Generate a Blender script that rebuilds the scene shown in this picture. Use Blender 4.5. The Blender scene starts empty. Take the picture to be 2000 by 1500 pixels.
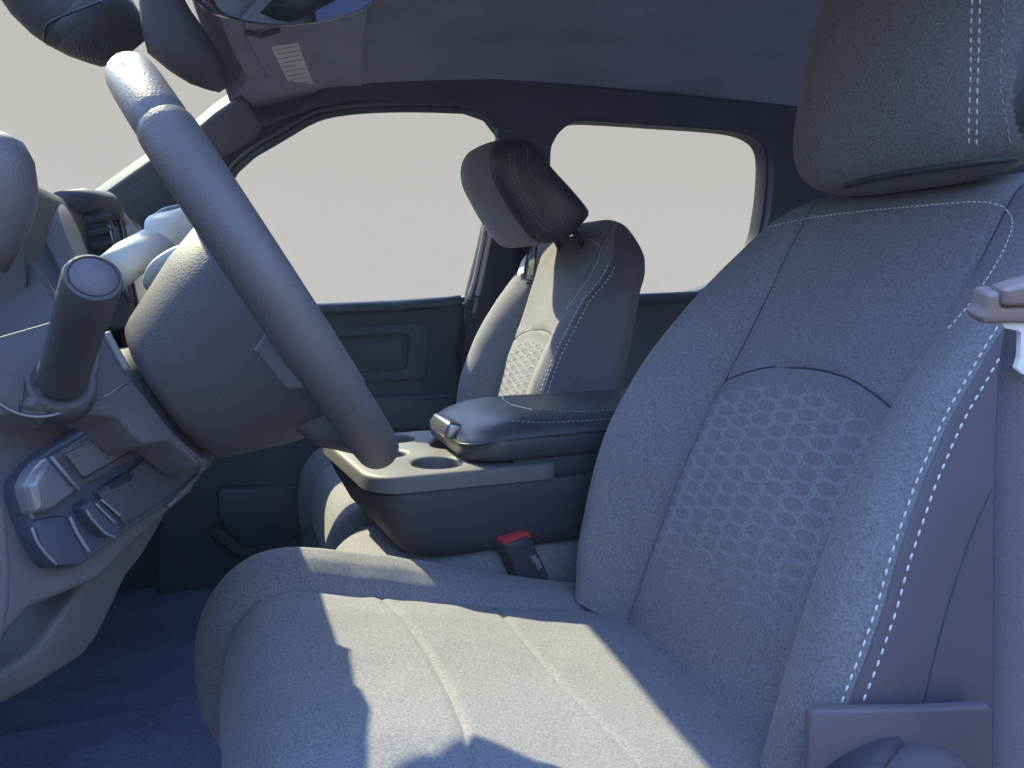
import bpy, bmesh, math, random
from mathutils import Vector, Matrix
from mathutils import noise as mnoise
from mathutils.bvhtree import BVHTree
random.seed(7)
scene = bpy.context.scene
COL = scene.collection
R = math.radians

# ------------------------------------------------------------------ camera
FPX, YAW, PITCH = 1500.0, R(20.5), R(7.8)
FW = Vector((math.sin(YAW)*math.cos(PITCH), math.cos(YAW)*math.cos(PITCH), -math.sin(PITCH)))
RT = Vector((math.cos(YAW), -math.sin(YAW), 0))
UP = RT.cross(FW)
cam_data = bpy.data.cameras.new('camera')
cam_data.sensor_width = 36.0
cam_data.lens = 27.0
cam_data.clip_start = 0.02
cam_data.clip_end = 400
cam = bpy.data.objects.new('camera', cam_data)
COL.objects.link(cam)
cam.matrix_world = Matrix(((RT.x, UP.x, -FW.x, 0), (RT.y, UP.y, -FW.y, 0), (RT.z, UP.z, -FW.z, 0), (0, 0, 0, 1)))
scene.camera = cam

# ------------------------------------------------------------------ light
SUN_DIR = Vector((-0.47, 1.0, 1.0)).normalized()      # towards the sun: ahead, passenger side
EXPOSURE = 3.52
SUN_STRENGTH = 2.35
SKY_STRENGTH = 0.15
elev = math.asin(SUN_DIR.z)
azim = math.atan2(SUN_DIR.x, SUN_DIR.y)
world = bpy.data.worlds.new('World')
scene.world = world
world.use_nodes = True
wn = world.node_tree
wn.nodes.clear()
wo = wn.nodes.new('ShaderNodeOutputWorld')
wb = wn.nodes.new('ShaderNodeBackground')
ws = wn.nodes.new('ShaderNodeTexSky')
ws.sky_type = 'NISHITA'
ws.sun_disc = False
ws.sun_elevation = elev
ws.sun_rotation = azim
ws.ozone_density = 3.0
ws.dust_density = 0.3
wb.inputs['Strength'].default_value = SKY_STRENGTH
wn.links.new(ws.outputs[0], wb.inputs[0])
wn.links.new(wb.outputs[0], wo.inputs[0])
sun_data = bpy.data.lights.new('sun', 'SUN')
sun_data.energy = SUN_STRENGTH
sun_data.angle = R(0.5)
sun_data.color = (1.0, 0.93, 0.58)
sun = bpy.data.objects.new('sun', sun_data)
COL.objects.link(sun)
sun.rotation_euler = SUN_DIR.to_track_quat('Z', 'Y').to_euler()
sun.location = SUN_DIR * 20
scene.view_settings.view_transform = 'Standard'
scene.view_settings.look = 'None'
scene.view_settings.exposure = EXPOSURE
scene.view_settings.gamma = 1.0
scene.cycles.max_bounces = 8
scene.cycles.diffuse_bounces = 5
scene.cycles.transparent_max_bounces = 12
scene.cycles.use_denoising = True
scene.cycles.sample_clamp_indirect = 6.0


# ------------------------------------------------------------------ pixel -> point helpers (photo is 2000 x 1500)
def ray(x, y):
    return FW + RT*((x-1000)/FPX) + UP*((750-y)/FPX)


def at(x, y, X=None, Y=None, Z=None):
    r = ray(x, y)
    t = X/r.x if X is not None else (Y/r.y if Y is not None else Z/r.z)
    return r*t


class Plane:
    """A plane through three points; pts() puts photo points on it."""
    def __init__(self, a, b, c):
        self.o = a
        self.n = (b-a).cross(c-a).normalized()
        if self.n.dot(a) > 0:
            self.n = -self.n                     # faces the camera side

    def pt(self, x, y, off=0.0):
        r = ray(x, y)
        o = self.o + self.n*off
        return r * (o.dot(self.n)/r.dot(self.n))


# ------------------------------------------------------------------ materials
def material(name, base, rough=0.6, var=0.12, vscale=300.0, bump=0.0, bscale=900.0, spec=0.4, metal=0.0,
             big=0.0, coat=0.0, sheen=0.0, weave=None, attr=None, attr_col=None, stretch=None):
    m = bpy.data.materials.new(name)
    m.use_nodes = True
    nt = m.node_tree
    nt.nodes.clear()
    L = nt.links.new
    out = nt.nodes.new('ShaderNodeOutputMaterial')
    p = nt.nodes.new('ShaderNodeBsdfPrincipled')
    L(p.outputs[0], out.inputs[0])
    p.inputs['Roughness'].default_value = rough
    p.inputs['Metallic'].default_value = metal
    p.inputs['Specular IOR Level'].default_value = spec
    p.inputs['Coat Weight'].default_value = coat
    p.inputs['Sheen Weight'].default_value = sheen
    p.inputs['Sheen Roughness'].default_value = 0.5
    tc = nt.nodes.new('ShaderNodeTexCoord')
    src = tc.outputs['Object']
    if stretch:
        mp = nt.nodes.new('ShaderNodeMapping')
        mp.inputs['Scale'].default_value = stretch
        L(src, mp.inputs[0])
        src = mp.outputs[0]
    n1 = nt.nodes.new('ShaderNodeTexNoise')
    n1.inputs['Scale'].default_value = vscale
    n1.inputs['Detail'].default_value = 3
    n1.inputs['Roughness'].default_value = 0.7
    L(src, n1.inputs['Vector'])
    mr = nt.nodes.new('ShaderNodeMapRange')
    mr.inputs[1].default_value = 0.28
    mr.inputs[2].default_value = 0.72
    mr.inputs[3].default_value = 1-var
    mr.inputs[4].default_value = 1+var
    L(n1.outputs[0], mr.inputs[0])
    fac = mr.outputs[0]
    if big:
        n2 = nt.nodes.new('ShaderNodeTexNoise')
        n2.inputs['Scale'].default_value = 7
        n2.inputs['Detail'].default_value = 4
        L(tc.outputs['Object'], n2.inputs['Vector'])
        m2 = nt.nodes.new('ShaderNodeMapRange')
        m2.inputs[1].default_value = 0.3
        m2.inputs[2].default_value = 0.7
        m2.inputs[3].default_value = 1-big
        m2.inputs[4].default_value = 1+big
        L(n2.outputs[0], m2.inputs[0])
        mm = nt.nodes.new('ShaderNodeMath')
        mm.operation = 'MULTIPLY'
        L(fac, mm.inputs[0])
        L(m2.outputs[0], mm.inputs[1])
        fac = mm.outputs[0]
    vm = nt.nodes.new('ShaderNodeVectorMath')
    vm.operation = 'SCALE'
    vm.inputs[0].default_value = base
    if attr:
        at_ = nt.nodes.new('ShaderNodeAttribute')
        at_.attribute_name = attr
        mx = nt.nodes.new('ShaderNodeMix')
        mx.data_type = 'RGBA'
        mx.inputs[6].default_value = (*base, 1)
        mx.inputs[7].default_value = (*attr_col, 1)
        L(at_.outputs['Fac'], mx.inputs[0])
        L(mx.outputs[2], vm.inputs[0])
    L(fac, vm.inputs['Scale'])
    L(vm.outputs[0], p.inputs['Base Color'])
    h = None
    if bump:
        n3 = nt.nodes.new('ShaderNodeTexNoise')
        n3.inputs['Scale'].default_value = bscale
        n3.inputs['Detail'].default_value = 2
        L(src, n3.inputs['Vector'])
        h = n3.outputs[0]
    if weave:
        w = nt.nodes.new('ShaderNodeTexWave')
        w.inputs['Scale'].default_value = weave
        w.bands_direction = 'DIAGONAL'
        L(tc.outputs['Object'], w.inputs['Vector'])
        h = w.outputs['Fac']
    if h is not None:
        b = nt.nodes.new('ShaderNodeBump')
        b.inputs['Strength'].default_value = bump
        b.inputs['Distance'].default_value = 0.0008
        L(h, b.inputs['Height'])
        L(b.outputs[0], p.inputs['Normal'])
    return m


M = {}
M['fabric'] = material('seat_fabric', (0.157, 0.154, 0.178), 0.92, var=0.40, vscale=430, bump=0.35, bscale=700, spec=0.15, sheen=0.12, big=0.05)
M['hex'] = material('honeycomb_fabric', (0.144, 0.142, 0.165), 0.92, var=0.36, vscale=430, bump=0.3, bscale=700, spec=0.15, sheen=0.12, big=0.05,
                    attr='ridge', attr_col=(0.212, 0.214, 0.246))
M['leather'] = material('leatherette', (0.094, 0.08, 0.104), 0.55, var=0.06, vscale=500, bump=0.12, bscale=500, spec=0.35, big=0.06)
M['leather_dark'] = material('dark_leatherette', (0.038, 0.037, 0.05), 0.42, var=0.08, vscale=500, bump=0.2, bscale=450, spec=0.5, big=0.06)
M['rim'] = material('rim_leather', (0.078, 0.070, 0.082), 0.5, var=0.08, vscale=600, bump=0.42, bscale=620, spec=0.45, big=0.16)
M['plastic'] = material('dark_plastic', (0.044, 0.041, 0.056), 0.62, var=0.07, vscale=500, bump=0.5, bscale=520, spec=0.35, big=0.16)
M['plastic_mid'] = material('grey_plastic', (0.076, 0.069, 0.087), 0.6, var=0.06, vscale=500, bump=0.5, bscale=520, spec=0.35, big=0.16)
M['plastic_black'] = material('black_plastic', (0.034, 0.042, 0.07), 0.5, var=0.07, vscale=500, bump=0.2, bscale=800, spec=0.4, big=0.06)
M['gloss'] = material('gloss_black', (0.02, 0.021, 0.03), 0.22, var=0.05, vscale=200, spec=0.6, coat=0.3)
M['satin'] = material('satin_metal', (0.24, 0.25, 0.29), 0.32, var=0.04, vscale=200, spec=0.5, metal=0.85)
M['lever_grey'] = material('lever_grey', (0.10, 0.10, 0.125), 0.28, var=0.04, vscale=200, spec=0.6, coat=0.3)
M['chrome'] = material('bright_metal', (0.5, 0.5, 0.52), 0.2, var=0.03, vscale=200, metal=1.0)
M['console'] = material('console_plastic', (0.032, 0.033, 0.046), 0.62, var=0.10, vscale=600, bump=0.4, bscale=900, spec=0.35, big=0.05)
M['tray'] = material('tray_plastic', (0.10, 0.096, 0.106), 0.55, var=0.10, vscale=600, bump=0.4, bscale=900, spec=0.4, big=0.05)
M['lining'] = material('lining_cloth', (0.066, 0.066, 0.10), 0.95, var=0.14, vscale=350, bump=0.3, bscale=700, spec=0.1, big=0.10)
M['tongue_metal'] = material('tongue_metal', (0.75, 0.74, 0.78), 0.35, var=0.04, vscale=300, spec=0.6)
M['column'] = material('column_plastic', (0.055, 0.051, 0.062), 0.6, var=0.08, vscale=500, bump=0.45, bscale=600, spec=0.35, big=0.16)
M['sunlit_pale'] = material('sunlit_pale_plastic', (0.42, 0.41, 0.40), 0.5, var=0.06, vscale=300, bump=0.2, bscale=500, spec=0.4)  # pale tone puts sunlight into the lever and hub edge
M['door_plastic'] = material('door_plastic', (0.034, 0.04, 0.068), 0.6, var=0.08, vscale=500, bump=0.3, bscale=700, spec=0.35, big=0.10)
M['trim_light'] = material('pale_trim', (0.42, 0.43, 0.45), 0.45, var=0.05, vscale=300, spec=0.5)
M['headliner'] = material('headliner_cloth', (0.26, 0.258, 0.33), 0.95, var=0.22, vscale=350, bump=0.6, bscale=700, spec=0.1, big=0.10)
M['carpet'] = material('floor_carpet', (0.12, 0.145, 0.24), 0.98, var=0.3, vscale=260, bump=0.6, bscale=320, spec=0.05, big=0.18)
M['thread'] = material('pale_thread', (0.62, 0.62, 0.64), 0.7, var=0.08, vscale=900, spec=0.2)
M['thread_grey'] = material('grey_thread', (0.27, 0.28, 0.31), 0.7, var=0.08, vscale=900, spec=0.2)
M['seam'] = material('seam_shadow_cord', (0.05, 0.054, 0.066), 0.9, var=0.1, vscale=400)  # dark cord carries the shade of the seam grooves
M['rubber'] = material('rubber_seal', (0.035, 0.037, 0.05), 0.55, var=0.08, vscale=300, spec=0.4)
M['seal_grey'] = material('grey_seal', (0.15, 0.15, 0.175), 0.45, var=0.06, vscale=300, spec=0.5)
M['red'] = material('red_button', (0.46, 0.03, 0.045), 0.4, var=0.06, vscale=200, spec=0.4)
M['webbing'] = material('belt_webbing', (0.115, 0.10, 0.13), 0.8, var=0.2, vscale=700, bump=0.6, weave=420, spec=0.2, sheen=0.1)
M['tongue'] = material('tongue_plastic', (0.21, 0.16, 0.165), 0.45, var=0.06, vscale=300, spec=0.4)
M['print'] = material('button_print', (0.22, 0.17, 0.19), 0.6, var=0.05)
M['paper'] = material('label_paper', (0.62, 0.60, 0.58), 0.7, var=0.05, vscale=300)
M['ink'] = material('label_ink', (0.22, 0.22, 0.25), 0.7, var=0.05)
M['tag'] = material('satin_tag', (0.45, 0.43, 0.44), 0.5, var=0.04, vscale=300)
M['strap'] = material('dark_strap', (0.04, 0.042, 0.052), 0.8, var=0.1)
M['asphalt'] = material('asphalt', (0.055, 0.055, 0.058), 0.9, var=0.25, vscale=40, bump=0.4, bscale=60, big=0.15)
M['paint'] = material('roof_paint', (0.30, 0.30, 0.31), 0.35, var=0.03, vscale=100, coat=0.5)
M['mirror'] = material('mirror_glass', (0.85, 0.85, 0.86), 0.03, var=0.01, vscale=50, metal=1.0)

# clear panes: mostly clear, a few per cent of surface gloss
gm = bpy.data.materials.new('window_glass')
gm.use_nodes = True
gn = gm.node_tree
gn.nodes.clear()
go = gn.nodes.new('ShaderNodeOutputMaterial')
gx = gn.nodes.new('ShaderNodeMixShader')
gt = gn.nodes.new('ShaderNodeBsdfTransparent')
gg = gn.nodes.new('ShaderNodeBsdfGlossy')
gnz = gn.nodes.new('ShaderNodeTexNoise')
gnz.inputs['Scale'].default_value = 3
gmr = gn.nodes.new('ShaderNodeMapRange')
gmr.inputs[3].default_value = 0.001
gmr.inputs[4].default_value = 0.002
gn.links.new(gnz.outputs[0], gmr.inputs[0])
gn.links.new(gmr.outputs[0], gx.inputs[0])
gt.inputs[0].default_value = (0.725, 0.73, 0.72, 1)
gg.inputs['Roughness'].default_value = 0.02
gn.links.new(gt.outputs[0], gx.inputs[1])
gn.links.new(gg.outputs[0], gx.inputs[2])
gn.links.new(gx.outputs[0], go.inputs[0])
M['glass'] = gm

# plain pale overcast-grey sky low behind the windows
sm = bpy.data.materials.new('pale_sky')
sm.use_nodes = True
sn = sm.node_tree
sn.nodes.clear()
so = sn.nodes.new('ShaderNodeOutputMaterial')
se = sn.nodes.new('ShaderNodeEmission')
k = 2.0**(-EXPOSURE)
SKY_LEVEL = 1.015
se.inputs[0].default_value = (1.0, 0.958, 0.905, 1)
se.inputs[1].default_value = SKY_LEVEL*k
sn.links.new(se.outputs[0], so.inputs[0])
M['sky'] = sm


# ------------------------------------------------------------------ object helpers
class Root:
    pass


def thing(name, label, category, loc=(0, 0, 0), group=None):
    o = bpy.data.objects.new(name, None)
    o.empty_display_size = 0.05
    o.location = loc
    COL.objects.link(o)
    o['label'] = label
    o['category'] = category
    if group:
        o['group'] = group
    return o


def obj(name, verts, faces, m, parent=None, smooth=True, kind=None, label=None, category=None, attrs=None, sharp=None):
    me = bpy.data.meshes.new(name)
    me.from_pydata([tuple(v) for v in verts], [], faces)
    me.update()
    return link_mesh(name, me, m, parent, smooth, kind, label, category, attrs, sharp)


def link_mesh(name, me, m, parent=None, smooth=True, kind=None, label=None, category=None, attrs=None, sharp=None):
    me.materials.append(m)
    if smooth:
        for p in me.polygons:
            p.use_smooth = True
    if attrs:
        for k_, vals in attrs.items():
            a = me.attributes.new(k_, 'FLOAT', 'POINT')
            a.data.foreach_set('value', vals)
    o = bpy.data.objects.new(name, me)
    COL.objects.link(o)
    if sharp:
        bmx = bmesh.new()
        bmx.from_mesh(me)
        bmx.normal_update()
        for e in bmx.edges:
            if len(e.link_faces) == 2 and e.calc_face_angle(0) > sharp:
                e.smooth = False
        bmx.to_mesh(me)
        bmx.free()
    if parent is not None:
        o.parent = parent
        if parent.type == 'EMPTY':
            o.matrix_parent_inverse = Matrix.Translation(-Vector(parent.location))
    if kind:
        o['kind'] = kind
    if label:
        o['label'] = label
    if category:
        o['category'] = category
    return o


def from_bm(name, bm, m, parent=None, smooth=True, sharp=R(35), **kw):
    bmesh.ops.recalc_face_normals(bm, faces=bm.faces[:])
    me = bpy.data.meshes.new(name)
    bm.to_mesh(me)
    bm.free()
    return link_mesh(name, me, m, parent, smooth, sharp=sharp, **kw)


def lerp(a, b, t):
    return a+(b-a)*t


def table(tab, x):
    """smooth interpolation in a sorted table of (x, y)"""
    if x <= tab[0][0]:
        return tab[0][1]
    for (x0, y0), (x1, y1) in zip(tab, tab[1:]):
        if x <= x1:
            t = (x-x0)/(x1-x0)
            return lerp(y0, y1, t)
    return tab[-1][1]


def stable(tab, x, w=0.02):
    return sum(table(tab, x+w*k_) for k_ in (-1, -.5, 0, .5, 1))/5


def spline(pts, n, closed=False):
    """Catmull-Rom through pts (tuples or Vectors), n points in all, even by parameter."""
    P = [Vector(p) for p in pts]
    N = len(P)
    segs = N if closed else N-1
    out = []
    for i in range(n):
        t = i/(n if closed else n-1)*segs
        k_ = min(int(t), segs-1)
        f = t-k_
        if closed:
            p0, p1, p2, p3 = P[(k_-1) % N], P[k_ % N], P[(k_+1) % N], P[(k_+2) % N]
        else:
            p1, p2 = P[k_], P[k_+1]
            p0 = P[k_-1] if k_ > 0 else p1*2-p2
            p3 = P[k_+2] if k_+2 < N else p2*2-p1
        out.append(0.5*((2*p1)+(p2-p0)*f+(2*p0-5*p1+4*p2-p3)*f*f+(3*p1-p0-3*p2+p3)*f**3))
    return out


def resample(pts, n, closed=False):
    """even by length"""
    P = [Vector(p) for p in pts]
    if closed:
        P = P+[P[0]]
    d = [0]
    for a, b in zip(P, P[1:]):
        d.append(d[-1]+(b-a).length)
    out = []
    for i in range(n):
        s = d[-1]*i/(n if closed else n-1)
        j = 1
        while j < len(d)-1 and d[j] < s:
            j += 1
        t = 0 if d[j] == d[j-1] else (s-d[j-1])/(d[j]-d[j-1])
        out.append(P[j-1].lerp(P[j], min(max(t, 0), 1)))
    return out


def grid(rows):
    """rows of equal length -> verts, quads"""
    nv, nu = len(rows), len(rows[0])
    v = [p for r in rows for p in r]
    f = [(j*nu+i, j*nu+i+1, (j+1)*nu+i+1, (j+1)*nu+i) for j in range(nv-1) for i in range(nu-1)]
    return v, f


def loft(rings, cap0=True, cap1=True):
    n = len(rings[0])
    v = [p for r in rings for p in r]
    f = [(j*n+i, j*n+(i+1) % n, (j+1)*n+(i+1) % n, (j+1)*n+i) for j in range(len(rings)-1) for i in range(n)]
    if cap0:
        f.append(tuple(range(n))[::-1])
    if cap1:
        f.append(tuple((len(rings)-1)*n+i for i in range(n)))
    return v, f


def tube(path, rad, n=12, cap=True, squash=None):
    """round tube; rad is a number or a list; squash=(a,b) scales the two frame axes"""
    P = [Vector(p) for p in path]
    rings = []
    t0 = (P[1]-P[0]).normalized()
    a = t0.orthogonal().normalized()
    for i, p in enumerate(P):
        t = (P[min(i+1, len(P)-1)]-P[max(i-1, 0)]).normalized()
        a = (a-t*a.dot(t)).normalized()
        b = t.cross(a)
        r = rad[i] if isinstance(rad, (list, tuple)) else rad
        sa, sb = squash if squash else (1, 1)
        rings.append([p+a*(r*sa*math.cos(2*math.pi*k_/n))+b*(r*sb*math.sin(2*math.pi*k_/n)) for k_ in range(n)])
    return loft(rings, cap, cap)


def ribbon(path, normals, width, thick):
    """flat strap along path; normals = strap face normals"""
    P = [Vector(p) for p in path]
    rings = []
    for i, p in enumerate(P):
        t = (P[min(i+1, len(P)-1)]-P[max(i-1, 0)]).normalized()
        nn = (normals[i]-t*normals[i].dot(t)).normalized()
        s = t.cross(nn)
        w, h = width/2, thick/2
        rings.append([p+s*w-nn*h, p+s*w+nn*h, p-s*w+nn*h, p-s*w-nn*h])
    return loft(rings)


def box_bm(c, s, bevel=0.0, seg=3, rot=None):
    bm = bmesh.new()
    bmesh.ops.create_cube(bm, size=1)
    mt = Matrix.Translation(c) @ (rot.to_4x4() if rot else Matrix()) @ Matrix.Diagonal((*s, 1))
    bmesh.ops.transform(bm, matrix=mt, verts=bm.verts)
    if bevel:
        bmesh.ops.bevel(bm, geom=bm.edges[:]+bm.verts[:], offset=bevel, segments=seg, profile=0.5, affect='EDGES')
    return bm


def box(name, c, s, m, parent=None, bevel=0.0, seg=3, rot=None, **kw):
    return from_bm(name, box_bm(c, s, bevel, seg, rot), m, parent, **kw)


def fill_loops(bm, loops):
    es = []
    for lp in loops:
        vs = [bm.verts.new(p) for p in lp]
        for i in range(len(vs)):
            es.append(bm.edges.new((vs[i], vs[(i+1) % len(vs)])))
    bmesh.ops.triangle_fill(bm, use_beauty=True, use_dissolve=False, edges=es)


def slab(name, loops, nrm, thick, m, parent=None, bevel=0.0, seg=2, smooth=True, hollow=False, **kw):
    """flat outline (first loop outside, others holes) given as 3D points on a plane; extruded back by thick along -nrm, front edges rounded."""
    nrm = Vector(nrm).normalized()
    bm = bmesh.new()
    loops = [[Vector(p) for p in lp] for lp in loops]
    nl = [len(lp) for lp in loops]
    if bevel:                                  # front face inset ring by ring
        rings = []
        for k_ in range(seg+1):
            a = k_/seg*math.pi/2
            ins, dep = bevel*(1-math.sin(a)), bevel*(1-math.cos(a))
            ins, dep = bevel*(1-math.sin(a)), bevel*(1-math.cos(a))
            rings.append((bevel*(1-math.sin(a)), bevel*(1-math.cos(a))))
        # front ring: inset=bevel, depth=0 ; last: inset=0, depth=bevel
    else:
        rings = [(0, 0)]
    rings.append((0, thick))

    def inset(lp, d, hole):
        if d == 0:
            return lp[:]
        out = []
        n = len(lp)
        area = sum((lp[i].cross(lp[(i+1) % n])).dot(nrm) for i in range(n))
        sgn = 1 if area > 0 else -1
        if hole:
            sgn = -sgn
        for i in range(n):
            e1 = (lp[i]-lp[i-1])
            e2 = (lp[(i+1) % n]-lp[i])
            if e1.length < 1e-9 or e2.length < 1e-9:
                out.append(lp[i])
                continue
            n1 = nrm.cross(e1.normalized())*sgn
            n2 = nrm.cross(e2.normalized())*sgn
            b = (n1+n2)
            q = b.length_squared
            out.append(lp[i] + b*(2*d/q if q > 0.3 else d))
        return out
    lv = []
    for li, lp in enumerate(loops):
        rows = []
        for ins, dep in rings:
            rows.append([bm.verts.new(p-nrm*dep) for p in inset(lp, ins, li > 0)])
        for a, b in zip(rows, rows[1:]):
            for i in range(len(lp)):
                bm.faces.new((a[i], a[(i+1) % len(lp)], b[(i+1) % len(lp)], b[i]))
        lv.append(rows)
    for idx in ((0,) if hollow else (0, -1)):
        es = []
        for rows in lv:
            r = rows[idx]
            for i in range(len(r)):
                e = bm.edges.get((r[i], r[(i+1) % len(r)]))
                es.append(e)
        bmesh.ops.triangle_fill(bm, use_beauty=True, use_dissolve=False, edges=es)
    return from_bm(name, bm, m, parent, smooth, **kw)


def pix_loop(plane, pts, n=0, off=0.0, curve=True):
    """photo polygon -> loop on plane; rounded by a closed spline if n"""
    if n:
        q = spline([(x, y, 0) for x, y in pts], n, closed=True) if curve else resample([(x, y, 0) for x, y in pts], n, closed=True)
        pts = [(p.x, p.y) for p in q]
    return [plane.pt(x, y, off) for x, y in pts]


def round_corners(pts, r=0.3, seg=5):
    """2D polygon with corners cut into arcs (r = share of the shorter neighbouring edge, at most .5)"""
    P = [Vector((x, y, 0)) for x, y in pts]
    out = []
    n = len(P)
    for i in range(n):
        a, b, c = P[i-1], P[i], P[(i+1) % n]
        d = min((a-b).length, (c-b).length)*r
        s, e = b+(a-b).normalized()*d, b+(c-b).normalized()*d
        for k_ in range(seg+1):
            t = k_/seg
            q = s*(1-t)**2+b*2*t*(1-t)+e*t*t
            out.append((q.x, q.y))
    return out


def rrect(x0, x1, y0, y1, r, seg=6):
    """rounded rectangle as 2D points, ccw"""
    rs = r if isinstance(r, (list, tuple)) else (r, r, r, r)   # (x1y0? ) order: x0y0, x1y0, x1y1, x0y1
    out = []
    for (cx, cy, a0), rr in zip(((x0, y0, 180), (x1, y0, 270), (x1, y1, 0), (x0, y1, 90)), rs):
        ox = cx+rr if cx == x0 else cx-rr
        oy = cy+rr if cy == y0 else cy-rr
        for k_ in range(seg+1):
            a = R(a0+90*k_/seg)
            out.append((ox+rr*math.cos(a), oy+rr*math.sin(a)))
    return out


def disc_bm(c, nrm, r, thick, n=40, bev=0.0):
    nrm = Vector(nrm).normalized()
    a = nrm.orthogonal().normalized()
    b = nrm.cross(a)
    prof = [(r, -thick)]
    if bev:
        for k_ in range(5):
            t = k_/4*math.pi/2
            prof.append((r-bev+bev*math.cos(t), -bev+bev*math.sin(t)))
    else:
        prof.append((r, 0))
    rings = [[Vector(c)+nrm*z+a*(q*math.cos(2*math.pi*i/n))+b*(q*math.sin(2*math.pi*i/n)) for i in range(n)] for q, z in prof]
    return loft(rings)


def lathe(c, axis, prof, n=40):
    """prof: (radius, distance along axis)"""
    axis = Vector(axis).normalized()
    a = axis.orthogonal().normalized()
    b = axis.cross(a)
    rings = [[Vector(c)+axis*z+a*(q*math.cos(2*math.pi*i/n))+b*(q*math.sin(2*math.pi*i/n)) for i in range(n)] for q, z in prof]
    return loft(rings)


def stitches(name, path, normals, parent, m, length=0.006, gap=0.003, r=0.0008, lift=0.0005):
    """a row of thread dashes along path: one joined part"""
    P = [Vector(p) for p in path]
    d = [0]
    for a, b in zip(P, P[1:]):
        d.append(d[-1]+(b-a).length)

    def point(s):
        j = 1
        while j < len(d)-1 and d[j] < s:
            j += 1
        t = 0 if d[j] == d[j-1] else (s-d[j-1])/(d[j]-d[j-1])
        return P[j-1].lerp(P[j], t), normals[j-1].lerp(normals[j], t).normalized()
    V, Fc = [], []
    s = 0.0
    while s+length < d[-1]:
        p0, n0 = point(s)
        p1, n1 = point(s+length)
        pm, nm = point(s+length/2)
        ax = (p1-p0).normalized()
        q = [p0-n0*r*.6, p0.lerp(pm, .4)+n0*lift, pm+nm*(lift*1.5), p1.lerp(pm, .4)+n1*lift, p1-n1*r*.6]
        v, f = tube(q, [r*.5, r, r*1.05, r, r*.5], n=6)
        o = len(V)
        V += v
        Fc += [tuple(i+o for i in ff) for ff in f]
        s += length+gap
    if V:
        return obj(name, V, Fc, m, parent, kind='stuff')


def structure(o):
    o['kind'] = 'structure'
    return o


# ================================================================== OUTSIDE: sky, ground
GZ = -1.42
pts = []
rows = []
for z in (-1.6, 1.5, 3.2, 4.8):
    rows.append([Vector((13*math.sin(R(a)), 13*math.cos(R(a)), z)) for a in range(0, 361, 4)])
v, f = grid(rows)
v2 = [Vector((p.x*1.02, p.y*1.02, p.z)) for p in v]
n_ = len(v)
v += v2
f += [tuple(i+n_ for i in q)[::-1] for q in f]
structure(obj('sky', v, f, M['sky']))
v, f = grid([[Vector((x, y, GZ)) for x in range(-7, 8)] for y in range(-7, 8)])
structure(obj('ground', v, f, M['asphalt'], smooth=False))

# ================================================================== CAB SHELL
YD, YP = 0.24, 1.92          # driver door plane, passenger glass plane
# ceiling: header at x=.03, coved to the passenger side
HX = [(-0.0, .395), (0.03, .402), (0.08, .418), (0.18, .432), (0.34, .455), (0.6, .478), (1.1, .49), (1.78, .47)]


def ceil_z(x, y):
    z = stable(HX, x, .03)
    ey = max(0.0, (y-1.46)/0.28)
    z -= 0.055*min(ey, 1.1)**2.2
    ed = max(0.0, (0.66-y)/0.28)
    z -= 0.05*min(ed, 1.1)**2.2
    return z


rows = []
def head_x(x, y):
    """the header bows forward in the middle"""
    q = max(0.0, 1-((y-1.06)/.75)**2)
    return x+(.02-.075*q)*max(0.0, 1-(x-.03)/.35)


xs = [0.03, 0.04, 0.055, .075, .1, .14, .19, .25, .32, .4, .5, .6, .75, .9, 1.1, 1.3, 1.5, 1.78]
ys = [0.36+(1.80-0.36)*i/50 for i in range(51)]
for i, x in enumerate(xs):
    rows.append([Vector((head_x(x, y), y, ceil_z(x, y))) for y in ys])
lip = [[Vector((head_x(.026, y), y, ceil_z(.03, y)+.006)) for y in ys], [Vector((head_x(.024, y), y, ceil_z(.03, y)+.05)) for y in ys]]
v, f = grid(lip[::-1]+rows)
structure(obj('headliner', v, f, M['headliner']))
bm = box_bm((1.0, 1.07, .555), (1.78, 1.42, .05), .02)
roof = thing('truck_roof', 'painted metal roof panel over the cabin, above the dark headliner', 'roof', (0.9, 1.08, .53))
from_bm('roof_panel', bm, M['paint'], roof)
# floor, bulkhead, back wall
v, f = grid([[Vector((x, y, -.72+.0015*math.sin(x*31)*math.sin(y*27))) for x in [-.75+2.6*i/60 for i in range(61)]] for y in [.2+1.75*j/50 for j in range(51)]])
structure(obj('floor', v, f, M['carpet']))
structure(box('bulkhead_wall', (-.70, 1.08, -.36), (.04, 1.72, .76), M['carpet']))
structure(box('cowl_side_wall', (-.52, 1.93, -.33), (.42, .05, .80), M['carpet'], bevel=.01))
structure(box('rear_wall', (1.80, 1.08, -.12), (.05, 1.72, 1.22), M['carpet'], bevel=.01))
structure(box('tunnel_floor', (.35, 1.085, -.69), (1.5, .30, .09), M['carpet'], bevel=.03))

# passenger side lining with two window openings
WF = [at(*q, Y=YP) for q in [(452, 362), (470, 338), (505, 308), (560, 276), (612, 246), (655, 233), (720, 226), (800, 224), (880, 226), (930, 230), (956, 248), (966, 280), (962, 330), (950, 400), (930, 490), (908, 575), (800, 583), (700, 588), (625, 591), (560, 594), (500, 597), (400, 602), (300, 604), (240, 598), (262, 540), (310, 470), (385, 418)]]
WR = [at(*q, Y=YP) for q in [(1075, 310), (1082, 282), (1102, 256), (1130, 243), (1200, 245), (1290, 251), (1380, 257), (1440, 264), (1472, 276), (1488, 294), (1492, 325), (1489, 380), (1482, 430), (1472, 470), (1440, 520), (1400, 545), (1345, 568), (1300, 568), (1255, 571), (1215, 574), (1160, 577), (1110, 580), (1090, 560), (1082, 480), (1076, 400)]]


def loop3(pts, n):
    return spline(pts, n, closed=True)


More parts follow.
